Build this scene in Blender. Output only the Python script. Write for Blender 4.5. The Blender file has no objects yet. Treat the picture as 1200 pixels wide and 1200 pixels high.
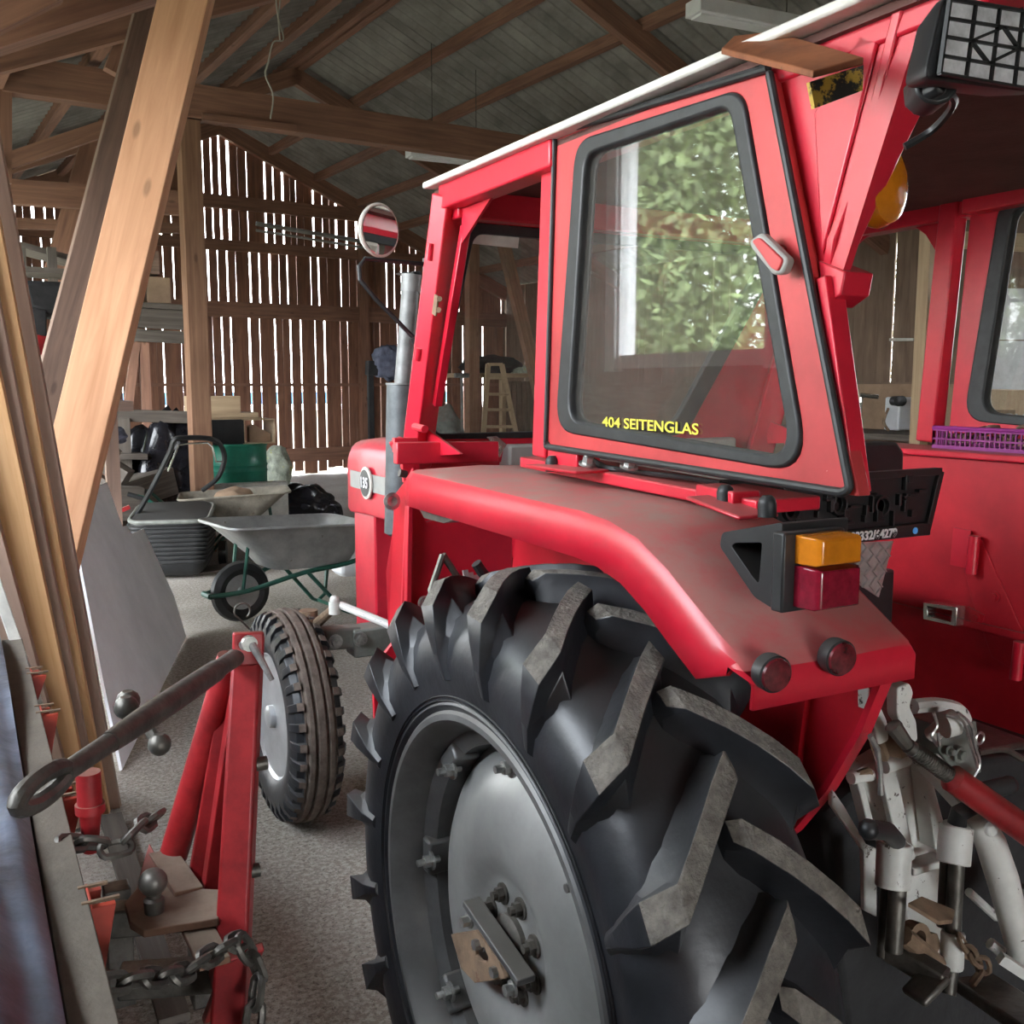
import bpy, bmesh, random
from math import *
from mathutils import Vector, Matrix
random.seed(7)
rad=radians
S=bpy.context.scene; COL=S.collection
# ---------------------------------------------------------------- camera model (tractor frame: +Y tractor forward, Z up)
F=1170.0; PSI=rad(28.4); PIT=rad(7.3); CZ=1.5
BA=rad(4.0)   # the barn is turned 4 degrees against the tractor
def ray(px,py):
    r=px-600;u=600-py
    h=F*cos(PIT)+u*sin(PIT); v=-F*sin(PIT)+u*cos(PIT)
    return Vector((h*sin(PSI)+r*cos(PSI), h*cos(PSI)-r*sin(PSI), v))
def P(px,py,X=None,Y=None,Z=None,W=None,U=None,dz=0):
    d=ray(px,py)
    if X is not None:t=X/d.x
    elif Y is not None:t=Y/d.y
    elif W is not None:t=W/(-d.x*sin(BA)+d.y*cos(BA))
    elif U is not None:t=U/(d.x*cos(BA)+d.y*sin(BA))
    else:t=(Z-CZ)/d.z
    return Vector((d.x*t,d.y*t,CZ+d.z*t+dz))
def Ppl(px,py,p0,n):
    d=ray(px,py); c=Vector((0,0,CZ)); t=(p0-c).dot(n)/d.dot(n); return c+d*t
def B(u,w,z): return Vector((u*cos(BA)-w*sin(BA), u*sin(BA)+w*cos(BA), z))
def uw(p): return (p.x*cos(BA)+p.y*sin(BA), -p.x*sin(BA)+p.y*cos(BA))
# ---------------------------------------------------------------- materials
def newmat(name):
    m=bpy.data.materials.new(name); m.use_nodes=True; nt=m.node_tree
    return m,nt,nt.nodes['Principled BSDF']
def N(nt,t,**k):
    n=nt.nodes.new(t)
    for a,b in k.items():
        if a in n.inputs.keys(): n.inputs[a].default_value=b
        else: setattr(n,a,b)
    return n
def ramp(nt,src,p0,c0,p1,c1):
    r=nt.nodes.new('ShaderNodeValToRGB'); e=r.color_ramp.elements
    e[0].position=p0; e[0].color=c0; e[1].position=p1; e[1].color=c1
    nt.links.new(src,r.inputs[0]); return r.outputs[0]
def mix(nt,fac,a,b,mode='MIX'):
    m=nt.nodes.new('ShaderNodeMix'); m.data_type='RGBA'; m.blend_type=mode
    for s,v in ((0,fac),(6,a),(7,b)):
        if hasattr(v,'links'): nt.links.new(v,m.inputs[s])
        else: m.inputs[s].default_value=v if s==0 else (*v[:3],1)
    return m.outputs[2]
def M(name,col,rough=.5,metal=0,var=.25,vs=6,bump=.0,bs=60,dust=None,dustamt=.8,spots=None,coat=0,trans=0,spec=.5,alpha=1):
    m,nt,p=newmat(name); L=nt.links
    tc=N(nt,'ShaderNodeTexCoord'); co=tc.outputs['Object']
    n1=N(nt,'ShaderNodeTexNoise',Scale=vs,Detail=6.,Roughness=.65); L.new(co,n1.inputs['Vector'])
    k=1-var; dk=[c*k for c in col]; lt=[min(1,c*(1+var*.6)+.01*var) for c in col]
    c=ramp(nt,n1.outputs[0],.35,(*dk,1),.65,(*lt,1))
    if spots:
        sc,th,size=spots
        n2=N(nt,'ShaderNodeTexNoise',Scale=size,Detail=8.,Roughness=.7); L.new(co,n2.inputs['Vector'])
        f=ramp(nt,n2.outputs[0],th,(0,0,0,1),th+.04,(1,1,1,1)); c=mix(nt,f,c,sc)
    if dust:
        g=N(nt,'ShaderNodeNewGeometry'); sx=N(nt,'ShaderNodeSeparateXYZ'); L.new(g.outputs['Normal'],sx.inputs[0])
        f=ramp(nt,sx.outputs[2],.45,(0,0,0,1),.98,(1,1,1,1))
        n3=N(nt,'ShaderNodeTexNoise',Scale=14.,Detail=8.,Roughness=.7); L.new(co,n3.inputs['Vector'])
        f2=ramp(nt,n3.outputs[0],.3,(.45,.45,.45,1),.62,(dustamt,)*3+(1,))
        ff=mix(nt,1.,f,f2,'MULTIPLY'); c=mix(nt,ff,c,dust)
        mr=N(nt,'ShaderNodeMapRange'); mr.inputs[3].default_value=rough; mr.inputs[4].default_value=.9
        L.new(ff,mr.inputs[0]); L.new(mr.outputs[0],p.inputs['Roughness'])
    else: p.inputs['Roughness'].default_value=rough
    L.new(c,p.inputs['Base Color'])
    p.inputs['Metallic'].default_value=metal; p.inputs['Specular IOR Level'].default_value=spec
    if coat: p.inputs['Coat Weight'].default_value=coat; p.inputs['Coat Roughness'].default_value=.25
    if trans: p.inputs['Transmission Weight'].default_value=trans
    if bump:
        nb=N(nt,'ShaderNodeTexNoise',Scale=bs,Detail=5.); L.new(co,nb.inputs['Vector'])
        b=N(nt,'ShaderNodeBump',Strength=bump,Distance=.01); L.new(nb.outputs[0],b.inputs['Height']); L.new(b.outputs[0],p.inputs['Normal'])
    return m
def WOOD(name,col,dark,rough=.75,gr=.8,knots=.5,sy=28.):
    m,nt,p=newmat(name); L=nt.links
    tc=N(nt,'ShaderNodeUVMap'); mp=N(nt,'ShaderNodeMapping'); mp.inputs['Scale'].default_value=(1.6,sy,1)
    L.new(tc.outputs[0],mp.inputs[0])
    n=N(nt,'ShaderNodeTexNoise',Scale=1.,Detail=8.,Roughness=.6,Distortion=.6); L.new(mp.outputs[0],n.inputs['Vector'])
    c=ramp(nt,n.outputs[0],.3,(*dark,1),.68,(*col,1))
    n0=N(nt,'ShaderNodeTexNoise',Scale=1.3,Detail=3.); L.new(tc.outputs[0],n0.inputs['Vector'])
    c=mix(nt,ramp(nt,n0.outputs[0],.4,(0,0,0,1),.7,(gr*.5,)*3+(1,)),c,tuple(x*.6 for x in dark))
    if knots:
        mp2=N(nt,'ShaderNodeMapping'); mp2.inputs['Scale'].default_value=(2.,5.5,1); L.new(tc.outputs[0],mp2.inputs[0])
        v=N(nt,'ShaderNodeTexVoronoi',Scale=1.); L.new(mp2.outputs[0],v.inputs['Vector'])
        f=ramp(nt,v.outputs['Distance'],.05,(knots,)*3+(1,),.1,(0,0,0,1)); c=mix(nt,f,c,tuple(x*.35 for x in dark))
    L.new(c,p.inputs['Base Color']); p.inputs['Roughness'].default_value=rough
    b=N(nt,'ShaderNodeBump',Strength=.25,Distance=.004); L.new(n.outputs[0],b.inputs['Height']); L.new(b.outputs[0],p.inputs['Normal'])
    return m
m_={}
m_['red']=M('red paint',(.60,.012,.034),.34,var=.16,vs=5,dust=(.30,.17,.14),dustamt=.55,spots=((.55,.25,.22),.735,55),bump=.04,bs=25,coat=.25)
m_['fender']=M('dusty red paint',(.56,.012,.032),.36,var=.18,vs=4,dust=(.36,.22,.185),dustamt=1.0,spots=((.35,.10,.09),.70,30),bump=.05,bs=18,coat=.2)
m_['doorred']=M('faded red paint',(.50,.042,.045),.42,var=.3,vs=3,spots=((.65,.33,.28),.68,34),bump=.05,bs=30)
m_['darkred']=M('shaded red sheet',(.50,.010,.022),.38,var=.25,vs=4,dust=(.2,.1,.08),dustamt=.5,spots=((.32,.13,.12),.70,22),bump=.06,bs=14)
m_['impl']=M('implement red paint',(.30,.011,.014),.45,var=.4,vs=9,dust=(.16,.10,.07),dustamt=.8,spots=((.10,.03,.02),.66,16),bump=.1,bs=40)
m_['orange']=M('orange red steel',(.36,.035,.016),.5,var=.3,vs=12,spots=((.12,.05,.03),.68,25))
m_['rubber']=M('tyre rubber',(.013,.0145,.018),.40,var=.4,vs=9,dust=(.07,.065,.058),dustamt=.4,bump=.12,bs=35,spec=.6)
m_['lug']=M('worn lug top',(.15,.135,.115),.9,var=.4,vs=40,bump=.5,bs=150)
m_['tyrebrown']=M('dusty front tread',(.13,.10,.08),.85,var=.4,vs=20,bump=.3,bs=90)
m_['rim']=M('grey wheel paint',(.135,.135,.132),.42,metal=.35,var=.3,vs=6,dust=(.16,.14,.11),dustamt=.5,spots=((.09,.075,.06),.71,30),bump=.04,bs=20)
m_['disc']=M('light grey wheel disc',(.31,.31,.295),.36,metal=.4,var=.2,vs=5,spots=((.13,.09,.05),.68,14),bump=.04,bs=16)
m_['silver']=M('silver front rim',(.55,.56,.57),.3,metal=.6,var=.2)
m_['steel']=M('greasy steel',(.12,.11,.095),.45,metal=.6,var=.4,vs=20,bump=.15,bs=60)
m_['bolt']=M('zinc bolt',(.42,.42,.40),.35,metal=.8,var=.4,vs=40)
m_['rust']=M('rusty plate',(.20,.13,.08),.85,var=.4,vs=18,bump=.25,bs=70,spots=((.12,.05,.025),.62,20))
m_['brownrust']=M('rust brown steel',(.26,.085,.03),.7,var=.35,vs=12,bump=.1,bs=50,spots=((.05,.03,.02),.66,18))
m_['black']=M('black plastic',(.013,.014,.015),.42,var=.3,vs=10,dust=(.09,.083,.075),dustamt=.45)
m_['seal']=M('black rubber seal',(.016,.018,.019),.5,var=.4,vs=20,dust=(.10,.10,.09),dustamt=.4)
m_['white']=M('chipped white paint',(.62,.62,.58),.45,var=.18,vs=9,spots=((.06,.04,.03),.615,42),bump=.06,bs=40,dust=(.25,.22,.18),dustamt=.4)
m_['offwhite']=M('off white edge',(.62,.61,.55),.6,var=.2,vs=12,spots=((.3,.25,.2),.7,30))
m_['lampwhite']=M('white lamp housing',(.86,.87,.87),.5,var=.06)
m_['grey']=M('grey panel',(.36,.36,.33),.7,var=.15,vs=5)
m_['axlegrey']=M('grey axle paint',(.17,.18,.16),.6,var=.3,vs=12,spots=((.4,.4,.38),.68,30),dust=(.2,.18,.15),dustamt=.5)
m_['pipe']=M('grey exhaust steel',(.20,.205,.20),.55,metal=.4,var=.3,vs=14,spots=((.32,.31,.28),.66,40),bump=.06,bs=50)
m_['silencer']=M('dark silencer',(.10,.11,.115),.5,metal=.4,var=.3,vs=14,spots=((.35,.35,.33),.71,45))
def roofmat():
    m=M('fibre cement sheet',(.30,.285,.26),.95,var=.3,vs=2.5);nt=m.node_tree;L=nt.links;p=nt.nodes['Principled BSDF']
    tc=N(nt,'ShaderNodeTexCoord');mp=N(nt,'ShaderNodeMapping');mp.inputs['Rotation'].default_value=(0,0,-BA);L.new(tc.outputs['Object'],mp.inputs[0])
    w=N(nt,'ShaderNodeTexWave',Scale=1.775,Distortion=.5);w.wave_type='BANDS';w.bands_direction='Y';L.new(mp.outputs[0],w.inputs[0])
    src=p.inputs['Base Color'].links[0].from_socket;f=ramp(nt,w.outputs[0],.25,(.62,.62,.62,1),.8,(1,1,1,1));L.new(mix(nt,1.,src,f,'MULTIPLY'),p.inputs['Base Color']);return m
m_['roof']=roofmat()
m_['liner']=M('brown roof liner',(.12,.055,.045),.9,var=.2,vs=8,bump=.1,bs=120)
m_['galv']=M('galvanised tray',(.44,.445,.43),.5,metal=.5,var=.25,vs=5,spots=((.2,.16,.12),.66,14))
m_['dirtytray']=M('dirty tray',(.27,.24,.19),.75,metal=.1,var=.35,vs=7,spots=((.14,.09,.06),.6,9))
m_['green']=M('green paint',(.015,.085,.06),.4,var=.25,vs=8)
m_['barrel']=M('green drum paint',(.02,.20,.13),.35,var=.2,vs=5)
m_['bag']=M('black plastic film',(.012,.012,.016),.22,var=.3,vs=6,bump=.5,bs=9)
m_['sheet']=M('grey white panel',(.86,.86,.89),.65,var=.10,vs=2.5)
m_['ply']=M('plywood',(.42,.32,.21),.8,var=.2,vs=8)
m_['card']=M('cardboard',(.34,.23,.15),.9,var=.15,vs=6)
m_['film']=M('blue grey wrap film',(.09,.115,.16),.42,var=.7,vs=5,bump=.6,bs=14,spec=.8)
m_['board']=M('particle board',(.125,.105,.08),.85,var=.25,vs=7,bump=.15,bs=120,spots=((.12,.09,.07),.68,20))
m_['purple']=M('purple plastic',(.26,.02,.20),.4,var=.15)
m_['amber']=M('amber lens',(.62,.20,.008),.15,var=.15,vs=30,spec=.8,coat=.5)
m_['redlens']=M('red lens',(.22,.004,.02),.15,var=.3,vs=60,spec=.8,coat=.6,spots=((.5,.25,.28),.72,90))
m_['reflector']=M('reflector red',(.12,.006,.012),.18,var=.5,vs=60,coat=.6)
m_['diamond']=M('aluminium tread plate',(.60,.60,.58),.3,metal=.7,var=.2,vs=30)
m_['headglass']=M('work lamp glass',(.62,.63,.65),.3,metal=.1,var=.4,vs=30)
m_['yellow']=M('yellow letters',(.75,.68,.06),.5,var=.05)
m_['whitel']=M('white letters',(.8,.8,.8),.5,var=.03)
m_['blackl']=M('black badge',(.02,.02,.02),.4,var=.05)
m_['jerry']=M('white canister',(.60,.62,.64),.4,var=.08)
m_['blue']=M('blue sheet',(.10,.42,1.0),.6,var=.2)
m_['leaf']=M('leaves',(.24,.31,.12),.8,var=.7,vs=2.5)
m_['trunk']=M('bark',(.16,.12,.09),.9,var=.4)
m_['grass']=M('outside grass',(.24,.24,.17),.95,var=.3,vs=1.5)
m_['bagy']=M('printed sack',(.45,.50,.40),.5,var=.5,vs=8,spots=((.50,.48,.03),.60,7))
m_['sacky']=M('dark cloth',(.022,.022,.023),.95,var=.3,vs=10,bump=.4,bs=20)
m_['denim']=M('blue grey rag',(.11,.12,.17),.95,var=.3,vs=12,bump=.4,bs=30)
m_['chrome']=M('chrome',(.6,.6,.55),.22,metal=.9,var=.2)
m_['mirror']=M('mirror glass',(.85,.85,.85),.02,metal=1.,var=.02)
m_['string']=M('white twine',(.4,.38,.33),.9,var=.1)
w_={}
w_['brace']=WOOD('new sawn timber',(.70,.39,.22),(.52,.26,.13),.75,gr=.25,knots=.55,sy=22)
w_['beam']=WOOD('old brown timber',(.36,.185,.12),(.20,.10,.068))
w_['beam2']=WOOD('brown grey timber',(.31,.20,.15),(.17,.11,.085))
w_['post']=WOOD('post timber',(.36,.20,.12),(.20,.10,.06))
w_['wall']=WOOD('wall boards',(.34,.16,.095),(.17,.078,.05),sy=18)
w_['wallr']=WOOD('lighter wall boards',(.24,.165,.115),(.14,.09,.06),sy=14)
w_['plank']=WOOD('leaning board face',(.33,.22,.16),(.23,.15,.11),gr=.3,knots=.35,sy=12)
w_['edge']=WOOD('board edge',(.55,.33,.16),(.40,.21,.08),gr=.3)
w_['old']=WOOD('weathered grey wood',(.17,.145,.12),(.07,.055,.045))
w_['light']=WOOD('pale wood',(.50,.37,.23),(.36,.25,.15),gr=.3)
def glassmat(name,tint=(.93,.95,.93),dustc=(.35,.34,.30),dust=.12,refl=.07):
    m,nt,p=newmat(name); L=nt.links; nt.nodes.remove(p); out=nt.nodes['Material Output']
    tr=N(nt,'ShaderNodeBsdfTransparent'); tr.inputs[0].default_value=(*tint,1)
    gl=N(nt,'ShaderNodeBsdfGlossy'); gl.inputs['Roughness'].default_value=.022
    df=N(nt,'ShaderNodeBsdfDiffuse'); df.inputs[0].default_value=(*dustc,1)
    lw=N(nt,'ShaderNodeLayerWeight',Blend=.5); pw=N(nt,'ShaderNodeMath',operation='POWER'); pw.inputs[1].default_value=4.
    L.new(lw.outputs['Facing'],pw.inputs[0])
    ma=N(nt,'ShaderNodeMath',operation='MULTIPLY_ADD'); ma.inputs[1].default_value=.85; ma.inputs[2].default_value=refl; L.new(pw.outputs[0],ma.inputs[0])
    m1=N(nt,'ShaderNodeMixShader'); L.new(ma.outputs[0],m1.inputs[0]); L.new(tr.outputs[0],m1.inputs[1]); L.new(gl.outputs[0],m1.inputs[2])
    tc=N(nt,'ShaderNodeTexCoord'); n=N(nt,'ShaderNodeTexNoise',Scale=60.,Detail=8.,Roughness=.8); L.new(tc.outputs['Object'],n.inputs['Vector'])
    f=ramp(nt,n.outputs[0],.35,(dust*.5,)*3+(1,),.75,(dust*2.,)*3+(1,))
    m2=N(nt,'ShaderNodeMixShader'); L.new(f,m2.inputs[0]); L.new(m1.outputs[0],m2.inputs[1]); L.new(df.outputs[0],m2.inputs[2])
    L.new(m2.outputs[0],out.inputs[0]); return m
m_['glass']=glassmat('dusty cab glass')
m_['glassdoor']=glassmat('door glass',dust=.09,refl=.15)
m_.update({'w_'+k:v for k,v in w_.items()})
# ---------------------------------------------------------------- mesh builder
def off_of(o):
    return Vector(o['_b']) if o is not None and '_b' in o else Vector((0,0,0))
class MB:
    def __init__(s): s.v=[];s.f=[];s.m=[];s.uv=[];s.cuts=[]
    def cut(s): s.cuts.append(len(s.f));return s
    def add(s,vs,fs,mi=0,uvs=None):
        b=len(s.v); s.v+= [Vector(x) for x in vs]
        for i,f in enumerate(fs):
            s.f.append([b+j for j in f]); s.m.append(mi); s.uv.append(uvs[i] if uvs else None)
        return s
    def bar(s,a,b,w,h,up=(0,0,1),mi=0,w2=None,h2=None):
        a=Vector(a);b=Vector(b);d=(b-a);L=d.length;d.normalize();up=Vector(up)
        sx=d.cross(up)
        if sx.length<1e-4: sx=d.cross(Vector((0,1,0)))
        sx.normalize(); uz=sx.cross(d).normalized()
        w2=w if w2 is None else w2; h2=h if h2 is None else h2
        vs=[]
        for p,ww,hh in((a,w,h),(b,w2,h2)):
            for i,j in((-1,-1),(1,-1),(1,1),(-1,1)): vs.append(p+sx*(i*ww/2)+uz*(j*hh/2))
        o=random.random()*40; q=random.random()*40
        fs=[(0,1,2,3),(7,6,5,4)];uvs=[[(o,q),(o+.02,q),(o+.02,q+.02),(o,q+.02)]]*2
        sides=[(0,4,5,1,w),(1,5,6,2,h),(2,6,7,3,w),(3,7,4,0,h)]; c=q
        for x in sides:
            fs.append(x[:4]); uvs.append([(o,c),(o+L,c),(o+L,c+x[4]),(o,c+x[4])]); c+=x[4]
        return s.add(vs,fs,mi,uvs)
    def box(s,c,sz,rz=0,mi=0,R=None):
        c=Vector(c); R=R or Matrix.Rotation(rz,3,'Z')
        ax=R@Vector((sz[0]/2,0,0)); a=c-ax; b=c+ax
        return s.bar(a,b,sz[1],sz[2],R@Vector((0,0,1)),mi)
    def tube(s,pts,r,n=10,closed=False,mi=0,caps=True):
        pts=[Vector(p) for p in pts]; k=len(pts); rr=r if hasattr(r,'__len__') else [r]*k
        rings=[];prev=None
        for i,p in enumerate(pts):
            if closed: d=pts[(i+1)%k]-pts[i-1]
            else: d=pts[min(i+1,k-1)]-pts[max(i-1,0)]
            d.normalize()
            if prev is None:
                a=d.cross(Vector((0,0,1)));
                if a.length<.05:a=d.cross(Vector((1,0,0)))
            else: a=prev-d*prev.dot(d)
            a.normalize();prev=a;b=d.cross(a)
            rings.append([p+(a*cos(2*pi*j/n)+b*sin(2*pi*j/n))*rr[i] for j in range(n)])
        return s.loft(rings,closed,caps,mi)
    def loft(s,rings,closed=False,caps=True,mi=0,open_ring=False):
        n=len(rings[0]);k=len(rings);vs=[v for r in rings for v in r];fs=[]
        for i in range(k if closed else k-1):
            for j in range(n-1 if open_ring else n):
                a=i*n+j;b=i*n+(j+1)%n;c=((i+1)%k)*n+(j+1)%n;d=((i+1)%k)*n+j
                fs.append((a,b,c,d))
        if caps and not closed and not open_ring:
            fs.append(tuple(range(n))[::-1]);fs.append(tuple((k-1)*n+j for j in range(n)))
        return s.add(vs,fs,mi)
    def lathe(s,prof,c,axis=(1,0,0),n=48,mi=0,closed=False):
        c=Vector(c);ax=Vector(axis).normalized();a=ax.orthogonal().normalized();b=ax.cross(a)
        rings=[[c+ax*x+(a*cos(2*pi*j/n)+b*sin(2*pi*j/n))*max(r,.0004) for j in range(n)] for x,r in prof]
        return s.loft(rings,closed,True,mi)
    def prism(s,poly,t,mi=0):
        poly=[Vector(p) for p in poly];t=Vector(t);n=len(poly)
        vs=poly+[p+t for p in poly]
        fs=[tuple(range(n))[::-1],tuple(range(n,2*n))]+[(i,(i+1)%n,n+(i+1)%n,n+i) for i in range(n)]
        return s.add(vs,fs,mi)
    def ring(s,o,i_,t,mi=0):
        o=[Vector(p) for p in o];i_=[Vector(p) for p in i_];t=Vector(t);n=len(o)
        return s.loft([o,i_,[p+t for p in i_],[p+t for p in o]],True,False,mi)
    def sphere(s,c,r,n=16,mi=0,sc=(1,1,1)):
        c=Vector(c);rings=[]
        for i in range(1,n//2): 
            th=pi*i/(n//2); rings.append([c+Vector((r*sc[0]*sin(th)*cos(2*pi*j/n),r*sc[1]*sin(th)*sin(2*pi*j/n),-r*sc[2]*cos(th))) for j in range(n)])
        return s.loft(rings,False,True,mi)
    def grid(s,fn,nu,nv,mi=0,uvf=None):
        vs=[fn(i/nu,j/nv) for i in range(nu+1) for j in range(nv+1)];fs=[]
        for i in range(nu):
            for j in range(nv):
                a=i*(nv+1)+j;fs.append((a,a+1,a+nv+2,a+nv+1))
        return s.add(vs,fs,mi)
    def build(s,name,mats,parent=None,bevel=0,seg=2,ang=35,sub=0,solid=0,flat=False):
        if s.cuts:
            cs=[0]+[c for c in s.cuts if c<len(s.f)]+[len(s.f)];out=None
            for a,b in zip(cs[:-1],cs[1:]):
                if b<=a: continue
                k=MB();used=sorted({j for f in s.f[a:b] for j in f});mp={j:i for i,j in enumerate(used)}
                k.v=[s.v[j] for j in used];k.f=[[mp[j] for j in f] for f in s.f[a:b]];k.m=s.m[a:b];k.uv=s.uv[a:b]
                o=k.build(name,mats,parent,bevel,seg,ang,sub,solid,flat);out=out or o
            return out
        if not isinstance(mats,(list,tuple)): mats=[mats]
        off=off_of(parent)
        me=bpy.data.meshes.new(name); me.from_pydata([tuple(v-off) for v in s.v],[],s.f)
        for m in mats: me.materials.append(m_[m] if isinstance(m,str) else m)
        me.polygons.foreach_set('material_index',s.m)
        uvl=me.uv_layers.new(name='UVMap'); k=0
        for f,u in zip(s.f,s.uv):
            for j in range(len(f)):
                if u: uvl.data[k].uv=u[j]
                else:
                    p=s.v[f[j]]; uvl.data[k].uv=(p.z+p.x*.3,p.x+p.y)
                k+=1
        bm=bmesh.new();bm.from_mesh(me);bmesh.ops.recalc_face_normals(bm,faces=bm.faces);bm.to_mesh(me);bm.free()
        if not flat:
            me.polygons.foreach_set('use_smooth',[True]*len(me.polygons)); me.set_sharp_from_angle(angle=rad(ang))
        o=bpy.data.objects.new(name,me); COL.objects.link(o)
        if parent: o.parent=parent; o['_b']=tuple(off)
        if solid: md=o.modifiers.new('s','SOLIDIFY'); md.thickness=solid; md.offset=0
        if bevel:
            md=o.modifiers.new('b','BEVEL'); md.width=bevel; md.segments=seg; md.limit_method='ANGLE'; md.angle_limit=rad(38)
        if sub: md=o.modifiers.new('u','SUBSURF'); md.levels=sub; md.render_levels=sub
        return o
def thing(name,label,cat,loc=(0,0,0),group=None):
    o=bpy.data.objects.new(name,None); COL.objects.link(o); o.location=loc; o.empty_display_size=.1
    o['label']=label;o['category']=cat;o['_b']=tuple(loc)
    if group:o['group']=group
    return o
def tag(o,label,cat,group=None,kind=None):
    o['label']=label;o['category']=cat
    if group:o['group']=group
    if kind:o['kind']=kind
    return o
def struct(o,label=None):
    o['kind']='structure'
    if label:o['label']=label
    return o
def rpoly(pts,r,n=5):
    pts=[Vector(p) for p in pts];k=len(pts);out=[];rr=r if hasattr(r,'__len__') else [r]*k
    for i,p in enumerate(pts):
        a=(pts[i-1]-p);b=(pts[(i+1)%k]-p); q=min(rr[i],a.length*.48,b.length*.48); a=p+a.normalized()*q;b=p+b.normalized()*q
        for j in range(n+1):
            t=j/n; out.append(a*(1-t)**2+p*2*t*(1-t)+b*t*t)
    return out
def text_mesh(name,txt,size,loc,xdir,ydir,mat,parent,ext=.0006,bold=0,sx=1):
    cu=bpy.data.curves.new('t','FONT');cu.body=txt;cu.size=size;cu.extrude=ext;cu.offset=bold;cu.align_x='CENTER';cu.align_y='CENTER'
    t=bpy.data.objects.new('t',cu);COL.objects.link(t);bpy.context.view_layer.update()
    me=bpy.data.meshes.new_from_object(t.evaluated_get(bpy.context.evaluated_depsgraph_get()))
    bpy.data.objects.remove(t);bpy.data.curves.remove(cu)
    x=Vector(xdir).normalized();y=Vector(ydir).normalized();z=x.cross(y);R=Matrix((x,y,z)).transposed().to_4x4()
    off=off_of(parent) if parent else Vector((0,0,0))
    me.transform(Matrix.Translation(Vector(loc)-off)@R@Matrix.Diagonal((sx,1,1,1))); me.materials.clear(); me.materials.append(m_[mat])
    o=bpy.data.objects.new(name,me);COL.objects.link(o)
    if parent:o.parent=parent;o['_b']=tuple(off)
    return o
def catmull(pts,n=6):
    pts=[Vector(p) for p in pts];out=[]
    for i in range(len(pts)-1):
        p0=pts[max(i-1,0)];p1=pts[i];p2=pts[i+1];p3=pts[min(i+2,len(pts)-1)]
        for j in range(n):
            t=j/n;out.append(.5*((2*p1)+(p2-p0)*t+(2*p0-5*p1+4*p2-p3)*t*t+(3*p1-p0-3*p2+p3)*t**3))
    out.append(pts[-1]);return out
def chain_mb(mb,pts,link=.045,r=.006,w=.028):
    pts=catmull(pts,12);d=0;acc=[];tot=[0]
    for i in range(1,len(pts)):tot.append(tot[-1]+(pts[i]-pts[i-1]).length)
    step=link*.78;k=int(tot[-1]/step)
    for q in range(k+1):
        L=q*step;i=max(j for j in range(len(tot)) if tot[j]<=L+1e-9);i=min(i,len(pts)-2)
        t=(L-tot[i])/max(tot[i+1]-tot[i],1e-6);c=pts[i].lerp(pts[i+1],t);dd=(pts[i+1]-pts[i]).normalized()
        sd=dd.cross(Vector((0,0,1)));
        if sd.length<.1: sd=dd.cross(Vector((1,0,0)))
        sd.normalize();up=sd.cross(dd); 
        sd=(sd*.7+up*.7) if q%2 else (sd*.7-up*.7)
        ring=[]
        for j in range(12):
            a=2*pi*j/12;x=cos(a);y=sin(a)
            ring.append(c+dd*(x*.5*w+(link-w)*.5*(1 if x>0 else -1)*(abs(x)>.05))+sd*y*.5*w)
        mb.tube(ring,r,6,closed=True)
    return mb
CAB=1.5
def mx(p): return Vector((2*CAB-p[0],p[1],p[2]))
FILL_OPENING=(-.3,1.0,2.0)
SKY=13.0; SUN=0; SUND=(.3,1,-.5); EXPO=.77
# ================================================================= BARN
UL,UR,WN,WF=-1.0,9.9,-4.0,15.9
RU,RZ,SL=4.72,5.56,.44
def roofz(u): return RZ-SL*abs(u-RU)
def bq(*p): return [B(*x) for x in p]
# floor with gentle unevenness
mf,nt,p=newmat('dusty concrete floor');L=nt.links
tc=N(nt,'ShaderNodeTexCoord');co=tc.outputs['Object']
n1=N(nt,'ShaderNodeTexNoise',Scale=.9,Detail=7.,Roughness=.6);L.new(co,n1.inputs['Vector'])
c=ramp(nt,n1.outputs[0],.32,(.20,.165,.135,1),.68,(.40,.35,.30,1))
n2=N(nt,'ShaderNodeTexNoise',Scale=55.,Detail=6.,Roughness=.8);L.new(co,n2.inputs['Vector'])
c=mix(nt,ramp(nt,n2.outputs[0],.46,(0,0,0,1),.56,(.75,.75,.75,1)),c,(.50,.46,.40)); 
n3=N(nt,'ShaderNodeTexNoise',Scale=80.,Detail=4.,Roughness=.8);L.new(co,n3.inputs['Vector'])
c=mix(nt,ramp(nt,n3.outputs[0],.54,(0,0,0,1),.62,(.8,.8,.8,1)),c,(.09,.075,.06))
L.new(c,p.inputs['Base Color']);p.inputs['Roughness'].default_value=.95
b=N(nt,'ShaderNodeBump',Strength=.5,Distance=.01);L.new(n2.outputs[0],b.inputs['Height']);L.new(b.outputs[0],p.inputs['Normal'])
o=MB().grid(lambda a,b:B(UL+(UR-UL)*a,WN+(WF-WN)*b,0),4,6).build('floor',mf);struct(o)
o=MB().grid(lambda a,b:Vector((-45+90*a,-30+90*b,-.06)),4,4).build('ground','grass');struct(o)
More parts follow.
